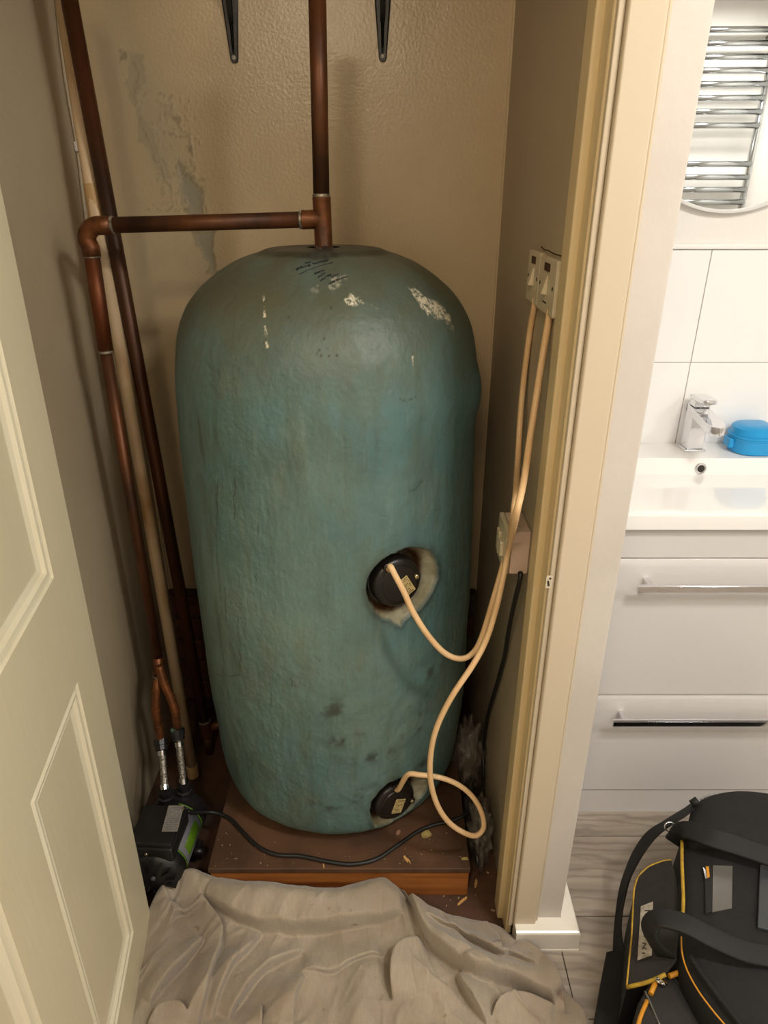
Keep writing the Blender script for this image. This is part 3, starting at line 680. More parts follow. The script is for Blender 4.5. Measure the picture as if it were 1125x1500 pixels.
band('side_label', .050, .152, .45, 2.2, rm+.0009, M_greyband); band('side_label_green', .066, .138, 1.05, 1.55, rm+.0018, M_green)
band('green_band', .046, .050, .2, 2.4, rm+.0022, M_green); band('green_band', .153, .157, .2, 2.4, rm+.0022, M_green)
bm = bmesh.new(); bx(bm, -.052, .046, .018, .125, .040, .078); bm.transform(basis(ax0, sd, ay, upz)); bmesh_obj('terminal_box', bm, M_blackp, pump, bevel=.005)
bm = bmesh.new(); bx(bm, -.050, .044, .022, .122, .0775, .090); bm.transform(basis(ax0, sd, ay, upz)); tb = bmesh_obj('terminal_box_lid', bm, M_blackp, pump, bevel=.003)
lx = [at(247, 1180, Z=.1728), at(269.5, 1179.5, Z=.1728), at(260, 1217.8, Z=.1728), at(236.8, 1218, Z=.1728)]
bm = bmesh.new(); vs = [bm.verts.new(q) for q in lx]; bm.faces.new(vs); g_ = bmesh.ops.extrude_face_region(bm, geom=bm.faces[:]); bmesh.ops.translate(bm, verts=[v for v in g_['geom'] if isinstance(v, bmesh.types.BMVert)], vec=(0, 0, -.0008))
sl = bmesh_obj('rating_plate', bm, M_silver, pump)
bm = bmesh.new(); rg = random.Random(2)
for i in range(11):
    v = .08 + i*.082
    u = .1
    while u < .88:
        w_ = rg.uniform(.04, .16)
        if rg.random() < .75:
            qs = [lx[0].lerp(lx[3], vv).lerp(lx[1].lerp(lx[2], vv), uu) + Vector((0, 0, .0004)) for uu, vv in ((u, v), (min(u+w_, .9), v), (min(u+w_, .9), v+.028), (u, v+.028))]
            bm.faces.new([bm.verts.new(q) for q in qs])
        u += w_+.03
bmesh_obj('plate_print', bm, M_greyband, sl)
tube('lid_screw', [O(-.012, .0165, .060), O(-.012, .0225, .060)], .0035, M_brass, pump, seg=10)
tube('lid_screw', [O(.040, .115, .089), O(.040, .115, .0915)], .003, M_brass, pump, seg=10)
lathe('pump_head', [(0, 0), (.050, 0), (.062, .006), (.062, .036), (.052, .044), (.02, .046), (0, .046)], O(0, .158, .0), ay, M_blackp, pump, seg=32)
pL, pR = at(242, 1158, Z=.165), at(269, 1149, Z=.165)
for q in (pL, pR):
    b0 = Vector((q.x, q.y, .12))
    lathe('port', [(.0, 0), (.017, 0), (.017, .012), (.0205, .013), (.0205, .030), (.016, .032), (.016, .046), (0, .046)], b0, (0, 0, 1), M_blackp, pump, seg=8, smooth=False)
for a_, f in ((-.05, .03), (.05, .03), (-.05, .13), (.05, .13)):
    bm = bmesh.new(); bx(bm, a_-.012, a_+.012, f-.012, f+.012, -.0815, -.036); bm.transform(basis(ax0, sd, ay, upz)); bmesh_obj('foot', bm, M_blackp, pump, bevel=.003)
tube('foot_knob', [O(.052, .105, -.03), O(.076, .105, -.036)], .010, M_blackp, pump, seg=10)
for (q, br, lab) in ((pL, brL, 'left braided steel flexible hose between copper branch and black pump'), (pR, brR, 'right braided steel flexible hose under green corroded copper joint above pump')):
    e = br[-1]; a0 = Vector((q.x, q.y, .167)); hs = thing('braided_hose', lab, 'hose', a0, 'hoses on the pump')
    t = (e-a0).normalized(); pth = [a0, a0.lerp(e, .35) , a0.lerp(e, .75), e - t*.006]
    tube('braid', pth, .0082, M_braid, hs, seg=18, sm=4)
    for f0, r_ in ((.0, .0100), (.70, .0102)):
        s0 = a0.lerp(e, f0); lathe('ferrule', [(.0082, 0), (r_, .001), (r_, .012), (.0082, .013)], s0, t, M_chrome, hs, seg=18)
    lathe('nut', [(.008, 0), (.0150, .001), (.0150, .012), (.0165, .013), (.0165, .026), (.011, .028)], a0.lerp(e, .82), t, M_blackp, hs, seg=10, smooth=False)
    strp = [a0 + Vector((0, 0, .0)), e]
    for k in (-1, 1): tube('tracer_stripe', [a0.lerp(e, .1) + Vector((.0035*k, -.0072, 0)), a0.lerp(e, .72) + Vector((.0035*k, -.0072, 0))], .0009, M_blackp, hs, seg=6)

# ================================================================ SWITCHES, SPUR, CABLES on the right wall
def wall_pt(px, py, off=0): return at(px, py, X=XR-off)
def switch_plate(y0, y1, zt_, zb_, lab, neon_first):
    t = thing('fused_switch', lab, 'switch', (XR, (y0+y1)/2, zb_), 'heater switches')
    Hh = zt_-zb_; yc = (y0+y1)/2; zc = (zt_+zb_)/2; Wp = abs(y1-y0)
    fr = basis((XR, yc, zc), (0, -1, 0), (0, 0, 1), (-1, 0, 0))
    prism('face_plate', rrect(Wp-.001, Hh, .004, 3), 0, .010, M_switch, t, bevel=.002, xf=fr)
    prism('neon_lens', rrect(Wp*.30, Hh*.14, .002, 3), .010, .0116, M_neon, t, xf=basis((XR, yc, zc+Hh*.33), (0, -1, 0), (0, 0, 1), (-1, 0, 0)))
    bm = bmesh.new(); w_ = .0065; pr = [(-w_, .015, .0095), (w_, .015, .0095), (w_, -.014, .0095), (-w_, -.014, .0095), (-w_, .015, .0105), (w_, .015, .0105), (w_, -.013, .0185), (-w_, -.013, .0185)]
    v = [bm.verts.new(q) for q in pr]
    for f in ((0, 1, 2, 3), (4, 7, 6, 5), (0, 4, 5, 1), (1, 5, 6, 2), (2, 6, 7, 3), (3, 7, 4, 0)): bm.faces.new([v[i] for i in f])
    bm.transform(basis((XR, yc, zc+.001), (0, -1, 0), (0, 0, 1), (-1, 0, 0))); bmesh_obj('rocker', bm, M_switch, t, bevel=.0008)
    for s in (-1, 1): tube('screw', [Vector((XR-.0100, yc+s*Wp*.38, zc)), Vector((XR-.0108, yc+s*Wp*.38, zc))], .0028, M_dark, t, seg=10)
    return t, fr, Wp, Hh
y_f = wall_pt(827, 382).y; y_b = wall_pt(784, 366).y; ym = wall_pt(801.5, 370).y
zt_, zb_ = 1.333, 1.2505
st, fr, Wp, Hh = switch_plate(ym, y_b, zt_, zb_, 'white switch plate with red lens, farther into closet of the adjoining pair', True)
st2, fr2, Wp2, Hh2 = switch_plate(y_f, ym, zt_-.0015, zb_-.0015, 'white switch plate with red lens, nearer the door frame of the adjoining pair', False)
bm = bmesh.new()
for i in range(6): bx(bm, -.014+i*.0046, -.011+i*.0046, -.0012, .0012, .0, .0004)
bm.transform(basis((XR-.0101, (y_f+ym)/2+.0, zb_+.015), (0, -1, 0), (0, 0, 1), (-1, 0, 0))); bmesh_obj('plate_lettering', bm, M_ink, st2)
# plaster crack over the plates
tube('plaster_crack', [wall_pt(793, 361, .0002), wall_pt(797, 366, .0002), wall_pt(803, 367, .0002), wall_pt(812, 372, .0002), wall_pt(825, 376, .0002)], .0010, M_darkrec, bpy.data.objects['wall_right_closet'], seg=5)
spur = thing('fused_spur', 'white surface-mounted fused spur box low on the closet right wall, black flex below', 'socket box', wall_pt(772, 800))
sy0, sy1, sz0, sz1 = 1.076, 1.162, .790, .876
box('back_box', XR-.034, XR, sy0, sy1, sz0, sz1, M_box, spur, bevel=.003)
fp = box('front_plate', XR-.044, XR-.0342, sy0-.0005, sy1+.0005, sz0-.0005, sz1+.0005, M_switch, spur, bevel=.003)
box('rocker', XR-.050, XR-.043, 1.098, 1.120, .815, .845, M_switch, spur, bevel=.002); box('fuse_carrier', XR-.049, XR-.043, 1.125, 1.148, .808, .852, M_switch, spur, bevel=.002)
tube('knockout', [Vector((XR-.018, 1.10, sz1-.001)), Vector((XR-.018, 1.10, sz1+.0006))], .0016, M_ink, spur, seg=8)
def W(px, py, off): return at(px, py, X=XR-off)
ca = [W(784, 436, .006), W(783, 447, .006), W(777, 480, .006), W(769, 540, .008), W(763, 600, .012), W(758, 680, .022), W(754, 740, .055), at(744, 800, Y=1.10), at(722, 880, Y=1.07), at(705, 935, Y=1.055), at(692, 957, Y=1.04), at(675, 965, Y=1.025), at(652, 957, Y=1.01), at(628, 932, Y=1.0), at(606, 898, Y=1.0), at(592, 868, Y=1.005), at(580, 845, Y=1.008), at(572, 830, Y=1.015), h1 + hn1*.004, h1 - hn1*.004]
tag(tube('white_cable', ca, .0054, M_cable, seg=12, sm=6), 'white cable from switch plates to the upper black cap on the green tank', 'cable')
cb = [W(806, 452, .006), W(805, 460, .006), W(801, 485, .008), W(795, 520, .012), W(786, 580, .022), W(776, 645, .032), W(768, 700, .045), W(757, 750, .065), at(745, 805, Y=1.055), at(736, 850, Y=1.045), at(727, 890, Y=1.035), at(713, 935, Y=1.02), at(694, 972, Y=1.0), at(662, 1020, Y=.985), at(640, 1065, Y=.98), at(631, 1105, Y=.98), at(631, 1145, Y=.98), at(641, 1180, Y=.985), at(658, 1205, Y=.99), at(680, 1220, Y=1.0), at(697, 1224, Y=1.01), at(708, 1213, Y=1.02), at(706, 1192, Y=1.03), at(693, 1168, Y=1.04), at(672, 1150, Y=1.045), at(645, 1139, Y=1.045), at(615, 1135, Y=1.045), at(597, 1135, Y=1.05), h2 + hn2*.004, h2 - hn2*.012]
tag(tube('white_cable', cb, .0055, M_cable, seg=12, sm=6), 'long white cable looping down to the lower black cap on the green tank', 'cable')
kc = [at(762, 838, X=XR-.017), at(762, 848, X=XR-.017), at(753, 885, X=XR-.014), at(744, 930, X=XR-.01), at(738, 965, X=XR-.008), at(724, 1015, X=XR-.008), at(713, 1055, X=XR-.008), at(708, 1100, X=XR-.008), at(708, 1140, X=XR-.012), at(700, 1172, Y=1.20), at(683, 1192, Z=PZ+.010), at(660, 1203, Z=PZ+.006), at(640, 1207, Z=PZ+.006), at(612, 1218, Z=PZ+.006), at(580, 1240, Z=PZ+.006), at(550, 1259, Z=PZ+.006), at(515, 1266, Z=PZ+.006), at(480, 1262, Z=PZ+.006), at(440, 1254, Z=PZ+.006), at(405, 1252, Z=PZ+.006), at(378, 1240, Z=PZ+.006), at(355, 1218, Z=PZ+.006), at(335, 1198, Z=PZ+.006), at(312, 1190, Z=PZ+.008), at(290, 1190, Z=.120), at(274, 1188, Z=.145)]
tag(tube('black_cable', kc, .0045, M_cableb, seg=10, sm=6), 'black flex from the fused spur, along the wooden platform front, to the pump', 'cable')

# ================================================================ SHELF BRACKETS (the legs that reach into view) and their shelf
def bracket(px, py, lab):
    b0 = at(px, py, Y=YB-.006); X0 = b0.x; zb = b0.z
    t = thing('shelf_bracket', lab, 'bracket', (X0, YB, zb), 'shelf brackets')
    n = 24; out = []
    top = zb + .215
    wd_ = lambda z: .0078 + .0145*min(1, (z-zb)/.17)
    bm = bmesh.new(); rings = []
    zsq = [zb-.0065, zb-.004, zb, zb+.004] + [zb+.02*k for k in range(1, 11)] + [top]
    for z in zsq:
        w_ = .0040 if z == zb-.0065 else .0065 if z == zb-.004 else wd_(max(z, zb))
        rings.append([bm.verts.new((X0+a*w_, YB-.0035-d_, z)) for a, d_ in ((-1, -.0035), (-1, .0025), (-.80, .004), (-.30, .004), (-.22, .001 if z > zb+.01 else .004), (0, .007 if z > zb+.012 else .004), (.22, .001 if z > zb+.01 else .004), (.30, .004), (.80, .004), (1, .0025), (1, -.0035))])
    for A, B in zip(rings, rings[1:]):
        for k in range(10): bm.faces.new((A[k], A[k+1], B[k+1], B[k]))
    bm.faces.new(rings[0]); bm.faces.new(rings[-1][::-1]); bmesh_obj('wall_leg', bm, M_blackm, t, smooth=False)
    box('shelf_arm', X0-.010, X0+.010, YB-.20, YB-.002, top-.006, top, M_blackm, t, bevel=.002)
    tube('brace', [Vector((X0, YB-.008, zb+.06)), Vector((X0, YB-.05, zb+.13)), Vector((X0, YB-.15, top-.006))], .005, M_blackm, t, seg=8, sm=4)
    lathe('screw_head', [(0, 0), (.0042, 0), (.0046, .001), (.0040, .0022), (.0018, .0024), (.0014, .001), (0, .001)], (X0, YB-.0074, zb+.0015), (0, -1, 0), M_greyscrew, t, seg=16)
    return top
top = bracket(343, 86, 'black metal shelf bracket on back wall left of the rising copper pipe')
bracket(560.5, 84, 'black metal shelf bracket on back wall right of the rising copper pipe')
sh = box('shelf', -.50, XR-.01, YB-.175, YB-.012, top+.0005, top+.018, M_wood, None, bevel=.002); tag(sh, 'wooden shelf resting on the two black brackets above the tank', 'shelf')

# ================================================================ DUST SHEET
def fl_(q, z=.03): p = at(q[0], q[1], Z=z); return (p.x, p.y)
top_px = [(217,1345),(221,1322),(238,1300),(262,1284),(290,1277),(306,1280),(322,1284),(350,1288),(395,1293),(440,1300),(478,1302),(498,1303),(515,1292),(545,1288),(572,1290),(592,1305),(605,1320),(640,1326),(690,1336),(728,1344),(752,1362),(785,1390),(812,1412),(832,1440),(850,1462),(862,1480)]
topc = [Vector((*fl_(q, .036), 0)) for q in top_px]
dense = smooth_path(topc, 8); L_ = np.concatenate([[0], np.cumsum([(b-a).length for a, b in zip(dense, dense[1:])])])
NU, NV = 460, 330
U = np.linspace(0, 1, NU); tx = np.interp(U*L_[-1], L_, [p.x for p in dense]); ty = np.interp(U*L_[-1], L_, [p.y for p in dense])
bx_ = -.44 + .80*U; by_ = .40 + .03*np.sin(7*U)
V = np.linspace(0, 1, NV)[:, None]
CX = tx[None]*(1-V) + bx_[None]*V; CY = ty[None]*(1-V) + by_[None]*V
CX += .004*vnoise(CX, CY, 14, 3)
def fp(*q): return [fl_(p, .045) for p in q]
WX = CX + .006*vnoise(CX, CY, 8, 41) + .0012*vnoise(CX, CY, 30, 42); WY = CY + .006*vnoise(CX, CY, 8, 43) + .0012*vnoise(CX, CY, 30, 44)
Hh_ = .030 + .006*fbm(CX, CY, 5, 51, 2) + .0012*fbm(CX, CY, 24, 53, 2)
DX = np.zeros(CX.shape); DY = np.zeros(CX.shape)
def ridge(pts, h, w):
    global Hh_
    d, _, t = segdist(WX, WY, fp(*pts)); e = np.clip(np.sin(np.clip(t, .02, .98)*PI), 0, 1)**.35; Hh_ = Hh_ + 1.4*h*np.exp(-(d/w)**2)*e
def fold(pts, h, wa, wb_, sgn=1, lap=.010):
    """a lapped crease: the high side rolls over the low side, which runs in underneath"""
    global Hh_, DX, DY
    poly = fp(*pts); dn = smooth_path([Vector((x, y, 0)) for x, y in poly], 5); poly = [(p.x, p.y) for p in dn]
    d, s, t = segdist(WX, WY, poly); sd_ = d*s*sgn; e = np.clip(np.sin(np.clip(t, 0, 1)*PI), 0, 1)**.45
    gy, gx_ = np.gradient(sd_); 
    # direction across the fold: gradient of the signed distance in world space
    xu, yu = np.gradient(CX, axis=1), np.gradient(CY, axis=1); xv, yv = np.gradient(CX, axis=0), np.gradient(CY, axis=0); det = xu*yv - xv*yu
    nx_ = (gx_*yv - gy*yu)/det; ny_ = (-gx_*xv + gy*xu)/det; L2 = np.hypot(nx_, ny_)+1e-9; nx_, ny_ = nx_/L2, ny_/L2
    far = np.abs(sd_) < .0035; 
    hi = 1.9*h*np.exp(-(np.maximum(sd_, 0)/wa)**1.2); lo = -1.1*h*np.exp(-np.maximum(-sd_, 0)/wb_); k = np.clip(.5 + sd_/.006, 0, 1); k = k*k*(3-2*k)
    Hh_ = Hh_ + (hi*k + lo*(1-k))*e
    sh_ = -lap*k*np.exp(-np.maximum(sd_, 0)/.014) + lap*.5*(1-k)*np.exp(-np.maximum(-sd_, 0)/.010)
    DX = DX + np.clip(nx_, -1, 1)*sh_*e; DY = DY + np.clip(ny_, -1, 1)*sh_*e
ridge([(262,1300),(300,1305),(345,1320),(420,1328),(500,1330),(560,1315),(598,1330)], .038, .045)
ridge([(560,1310),(600,1350),(650,1385),(720,1415),(790,1440)], .022, .035)
ridge([(232,1330),(240,1300),(268,1290),(300,1300)], .024, .025)
ridge([(600,1430),(640,1420),(690,1450),(720,1500)], .020, .05)
ridge([(350,1400),(300,1450),(260,1510)], .016, .035); ridge([(470,1400),(420,1450),(390,1520)], .018, .03); ridge([(540,1400),(530,1460),(520,1540)], .014, .03)
ridge([(255,1340),(245,1380),(235,1430),(225,1480)], .014, .035)
fold([(302,1321),(344,1346),(379,1359),(443,1362),(500,1359),(545,1351),(590,1345)], .022, .06, .02, -1)
fold([(299,1321),(323,1359),(323,1388),(308,1440),(290,1500)], .020, .04, .02, 1)
fold([(379,1362),(360,1395),(337,1423),(309,1487)], .014, .03, .03, 1)
fold([(445,1385),(392,1410),(354,1455),(337,1484)], .018, .03, .025, 1)
fold([(300,1380),(264,1417),(219,1468)], .018, .04, .02, 1)
fold([(445,1431),(430,1462),(429,1490)], .014, .03, .015, 1)
fold([(443,1421),(488,1417),(520,1401),(560,1396)], .010, .03, .02, -1)
fold([(578,1292),(598,1318),(617,1369),(649,1404),(694,1433),(745,1436),(796,1455),(812,1466)], .026, .05, .022, -1)
fold([(623,1359),(674,1372),(729,1407),(745,1402),(783,1417)], .016, .03, .02, -1)
fold([(575,1460),(574,1420),(588,1388),(615,1376)], .022, .05, .02, 1)
fold([(668,1426),(684,1455),(712,1500)], .018, .035, .02, -1)
fold([(719,1492),(735,1470),(764,1460),(812,1472)], .018, .035, .02, 1)
fold([(708,1340),(725,1372),(731,1400)], .012, .02, .015, 1); fold([(760,1370),(790,1400),(815,1440),(830,1480)], .014, .025, .02, 1)
fold([(213,1500),(238,1478),(258,1478),(274,1485)], .014, .03, .015, 1); fold([(382,1465),(385,1500)], .012, .02, .015, 1);
fold([(250,1360),(262,1345),(300,1330)], .012, .02, .015, -1); fold([(240,1310),(252,1335),(262,1330)], .012, .02, .012, 1)
def wrinkles(ang, s_, h, msk, seed):
    """long soft creases that run along one direction"""
    global Hh_
    ca_, sa_ = math.cos(ang), math.sin(ang); a_ = WX*ca_ + WY*sa_; b_ = -WX*sa_ + WY*ca_
    n_ = fbm(a_*.22 + 3, b_ + .02*vnoise(a_, b_, 6, seed), s_, seed, 2); Hh_ = Hh_ + h*(np.clip(1-np.abs(n_)*2.6, 0, 1)**1.5)*msk
lft = 1/(1+np.exp((CX+.08)/.06)); nearv = np.clip((1.0-CY)/.08, 0, 1)
wrinkles(math.radians(58), 20, .006, lft*nearv, 81); wrinkles(math.radians(94), 18, .006, (1-lft)*nearv*np.clip((.25-CX)/.1, 0, 1), 83); wrinkles(math.radians(140), 20, .008, np.clip((CX-.05)/.1, 0, 1), 85)
for _ in range(1):
    Hh_[1:-1, 1:-1] = (Hh_[1:-1, 1:-1]*2 + Hh_[:-2, 1:-1] + Hh_[2:, 1:-1] + Hh_[1:-1, :-2] + Hh_[1:-1, 2:])/6
edge = np.minimum(np.minimum(V*NV/14, (1-V)*NV/10), np.minimum(U[None]*NU/12, (1-U[None])*NU/12)); edge = np.clip(edge, 0, 1)**.5
Hh_ = np.maximum(Hh_, .003 + .004*(fbm(CX, CY, 25, 61, 2) > 0)) ; Hh_ = .003 + (Hh_-.003)*(.25+.75*edge)
cover = at(262, 1300, Z=.05)
Hh_ = Hh_ + .0011*fbm(CX*1.0, CY*.6, 60, 91, 3)
Pc = np.stack([CX + DX*edge, CY + DY*edge, Hh_], -1)
cloth = grid_mesh('dust_sheet', Pc, M_cloth); so = cloth.modifiers.new('s', 'SOLIDIFY'); so.thickness = .0014; so.offset = 1
tag(cloth, 'crumpled beige cotton dust sheet spread over the floor before the closet', 'dust sheet')
nt, N, L, b = tweak(M_cloth); tc = [q for q in N if q.type == 'TEX_COORD'][0]; src = b.inputs['Base Color'].links[0].from_socket
n_ = N.new('ShaderNodeTexNoise'); n_.inputs['Scale'].default_value = 55; n_.inputs['Detail'].default_value = 3; mp = N.new('ShaderNodeMapping'); mp.inputs['Scale'].default_value = (12, 1, 1); L.new(tc.outputs['Object'], mp.inputs[0]); L.new(mp.outputs[0], n_.inputs['Vector'])
r_ = N.new('ShaderNodeMapRange'); r_.inputs['From Min'].default_value = .4; r_.inputs['From Max'].default_value = .7; r_.inputs['To Max'].default_value = .45; L.new(n_.outputs['Fac'], r_.inputs['Value'])
c = mixcol(nt, r_.outputs[0], src, lin((150, 136, 120)))
n2 = N.new('ShaderNodeTexNoise'); n2.inputs['Scale'].default_value = 30; n2.inputs['Detail'].default_value = 2; L.new(tc.outputs['Object'], n2.inputs['Vector'])
r2 = N.new('ShaderNodeMapRange'); r2.inputs['From Min'].default_value = .70; r2.inputs['From Max'].default_value = .78; L.new(n2.outputs['Fac'], r2.inputs['Value'])
c = mixcol(nt, r2.outputs[0], c, lin((120, 98, 82))); L.new(c, b.inputs['Base Color'])

# ================================================================ RUBBISH beside the platform
def crumple(name, loc, size, m, seed, amp=.35, sub=4, parent=None):
    bm = bmesh.new(); bmesh.ops.create_icosphere(bm, subdivisions=sub, radius=1)
    for v in bm.verts:
        p = v.co.copy(); d = 1 + amp*(abs(noise.noise(p*1.9 + Vector((seed, 0, 0))))*2 - .5) + amp*.5*(abs(noise.noise(p*4.7 + Vector((0, seed, 0))))*2-.4)
        v.co = Vector((p.x*size[0]*d + loc[0], p.y*size[1]*d + loc[1], max(p.z*size[2]*d + loc[2], .002)))
    return bmesh_obj(name, bm, m, parent, smooth=True)
tag(crumple('plastic_bag', (.226, 1.115, .078), (.024, .052, .085), M_film, 3.3, .5), 'dusty clear plastic bag crumpled against the closet right wall beside the platform', 'plastic bag')
tag(crumple('plastic_wrap', (.214, 1.33, .11), (.036, .06, .10), M_film, 8.1, .45), 'grey clear plastic wrap crumpled beside the tank, behind the white cable loop', 'plastic bag')
tag(crumple('dark_rubble_sack', (.221, 1.20, .035), (.026, .09, .036), M_filmd, 5.7, .5), 'black crumpled plastic sack in the gap right of the platform', 'plastic bag')
cr = []
def flake(px, py, z, sx, sy, a, m, lab, name='foam_offcut', cat='debris', h=.004):
    p = at(px, py, Z=z); rg = random.Random(int(px*7+py)); n = 9
    out = [(sx*(1+rg.uniform(-.35, .25))*math.cos(2*PI*k/n), sy*(1+rg.uniform(-.35, .25))*math.sin(2*PI*k/n)) for k in range(n)]
    o = prism(name, out, .0003, h, m, None, bevel=.0008, xf=Matrix.Translation((p.x, p.y, z)) @ Matrix.Rotation(a, 4, 'Z')); tag(o, lab, cat, 'scraps on the platform')
flake(624, 1224, PZ, .013, .010, .3, M_chipy, 'largest pale green foam scrap on the platform, by the black flex', h=.007)
flake(594, 1259, PZ, .003, .011, .5, M_sliver, 'pale wood sliver near the front edge of the platform', 'wood_shaving')
flake(599, 1262, PZ, .0015, .008, .5, M_sliver, 'thin wood sliver beside another near the platform front edge', 'wood_shaving')
flake(680, 1259, PZ, .010, .004, .1, M_chipy, 'yellow foam scrap at the platform front right corner')
flake(474, 1269.5, PZ, .002, .006, .2, M_sliver, 'small ochre sliver at the middle of the platform front edge', 'wood_shaving')
flake(583, 1221, PZ, .009, .005, .9, mat('pinkish_scrap', (150, 112, 90), rough=.8), 'pinkish brown scrap at the foot of the tank, under the lower black cap')
flake(678, 1320, 0, .003, .018, -.9, M_sliver, 'long pale splinter on the closet floor before the platform right corner', 'wood_shaving')
flake(697, 1295, 0, .003, .014, -.3, M_sliver, 'short pale splinter on the floor beside the platform right side', 'wood_shaving')
bm = bmesh.new(); rg = random.Random(9)
for k in range(230):
    x, y = rg.uniform(-.38, .255), rg.uniform(.95, 1.10) if k % 3 else rg.uniform(1.1, 1.5); z = PZ if (-.383 < x < .188 and y > 1.012) else 0
    if math.hypot(x-TX, y-TY) < .3: continue
    s = rg.uniform(.0005, .0017) if z else rg.uniform(.0008, .003); M4 = Matrix.Translation((x, y, z+s*.4)) @ Matrix.Rotation(rg.uniform(0, 6), 4, 'Z')
    bmesh.ops.create_cube(bm, size=1, matrix=M4 @ Matrix.Diagonal((s*rg.uniform(.8, 2.4), s, s*.8, 1)))
tag(bmesh_obj('plaster_crumbs', bm, M_speck), 'fine pale crumbs and dust scattered over platform and closet floor', 'debris', kind='stuff')

# ================================================================ VANITY, BASIN, TAP, BOX, MIRROR
VX0, VX1, VY = .465, 1.065, 1.235
va = thing('vanity_unit', 'white gloss two-drawer vanity cabinet with long chrome handles under the basin', 'cabinet', ((VX0+VX1)/2, 1.4, 0))
box('carcass', VX0, VX1, VY+.02, YB-.012, .0, .803, M_cab, va, bevel=.001)
box('plinth', VX0, VX1, VY+.004, VY+.0195, 0, .076, M_cab, va, bevel=.001)
box('top_rail', VX0, VX1, VY+.004, VY+.0195, .7345, .803, M_cab, va, bevel=.001)
for z0, z1, hz in ((.379, .731, .684), (.080, .375, .327)):
    bm = bmesh.new(); prof = [(VY, z0+.001), (VY, z1-.020), (VY+.006, z1-.004), (VY+.008, z1), (VY+.0195, z1), (VY+.0195, z0)]
    lo = [bm.verts.new((VX0, y, z)) for y, z in prof]; hi = [bm.verts.new((VX1, y, z)) for y, z in prof]
    bm.faces.new(lo[::-1]); bm.faces.new(hi)
    for k in range(len(prof)): bm.faces.new((lo[k], lo[(k+1) % len(prof)], hi[(k+1) % len(prof)], hi[k]))
    dr = bmesh_obj('drawer', bm, M_cab, va, bevel=.0012)
    hd = box('handle', .521, 1.009, VY-.040, VY-.030, hz-.007, hz+.007, M_chrome, dr, bevel=.0008)
    for xs_ in (.545, .972): box('handle_post', xs_, xs_+.012, VY-.0305, VY+.001, hz-.004, hz+.005, M_chrome, dr, bevel=.0005)
ba = thing('ceramic_basin', 'white rectangular ceramic basin with chrome overflow ring on the white vanity', 'basin', (.765, 1.43, .806))
def basin():
    x0, x1, y0, y1, zt, zb = .455, 1.075, VY-.014, YB-.012, .843, .8045
    # outer shell as rounded-rectangle rings from the underside up over the rim and down into the bowl
    cx_, cy_ = (x0+x1)/2, (y0+y1)/2
    def ring(hx0, hx1, hy0, hy1, r, z, n=8):
        w_, h_ = hx1-hx0, hy1-hy0; return [(x, y, z) for x, y in rrect(w_, h_, r, n, (hx0+hx1)/2, (hy0+hy1)/2)]
    R = [ring(x0+.01, x1-.01, y0+.01, y1, .012, zb), ring(x0, x1, y0, y1, .018, zb+.004), ring(x0, x1, y0, y1, .018, zt-.006), ring(x0+.003, x1-.003, y0+.003, y1, .018, zt-.001), ring(x0+.008, x1-.008, y0+.008, y1-.002, .018, zt)]
    i0, i1, j0, j1 = x0+.045, x1-.045, y0+.022, y1-.112
    R += [ring(i0, i1, j0, j1, .03, zt), ring(i0+.003, i1-.003, j0+.003, j1-.002, .03, zt-.004), ring(i0+.012, i1-.012, j0+.022, j1-.008, .05, zt-.045), ring(i0+.05, i1-.05, j0+.06, j1-.022, .06, zt-.088), ring(i0+.10, i1-.10, j0+.10, j1-.06, .06, zt-.100)]
    bm = bmesh.new(); rr_ = [[bm.verts.new(q) for q in r] for r in R]
    for A, B in zip(rr_, rr_[1:]):
        for k in range(len(A)): bm.faces.new((A[k], A[(k+1) % len(A)], B[(k+1) % len(A)], B[k]))
    bm.faces.new(rr_[-1]); bm.faces.new(rr_[0][::-1])
    bmesh_obj('bowl', bm, M_ceramic, ba, bevel=.0015)
    return i0, i1, j0, j1, zt
i0, i1, j0, j1, zt = basin()
oc = Vector((.764, j1-.0048, zt-.024)); on = Vector((0, -1, .18)).normalized()
lathe('overflow_ring', [(.0085, 0), (.0138, 0), (.0140, .002), (.0125, .004), (.0088, .0035), (.0082, .0)], oc, on, M_chrome, ba, seg=28)
lathe('overflow_hole', [(0, 0), (.0088, 0), (.0088, .0012), (0, .0012)], oc, on, M_dark, ba, seg=20)
lathe('drain', [(0, 0), (.030, 0), (.030, .003), (.022, .004), (0, .005)], (.765, (j0+j1)/2+.02, zt-.1005), (0, 0, 1), M_chrome, ba, seg=28)
# tap
TXp, TYp = .766, 1.603
tp = thing('basin_tap', 'square chrome single-lever mixer tap on the back ledge of the white basin', 'tap', (TXp, TYp, zt))
box('base_plate', TXp-.027, TXp+.025, TYp-.027, TYp+.022, zt, zt+.0065, M_chrome, tp, bevel=.001)
box('body', TXp-.0215, TXp+.0195, TYp-.020, TYp+.018, zt+.0065, zt+.110, M_chrome, tp, bevel=.002)
def side_prism(name, pts, x0, x1, m, parent, bv=.0015):
    bm = bmesh.new(); lo = [bm.verts.new((x0, y, z)) for y, z in pts]; hi = [bm.verts.new((x1, y, z)) for y, z in pts]; n = len(pts)
    bm.faces.new(lo); bm.faces.new(hi[::-1])
    for k in range(n): bm.faces.new((lo[k], hi[k], hi[(k+1) % n], lo[(k+1) % n]))
    return bmesh_obj(name, bm, m, parent, bevel=bv)
sp_out = [(-.018, -.0215), (.018, -.0215), (.018, .080), (.012, .100), (.0, .106), (-.010, .102), (-.018, .085)]
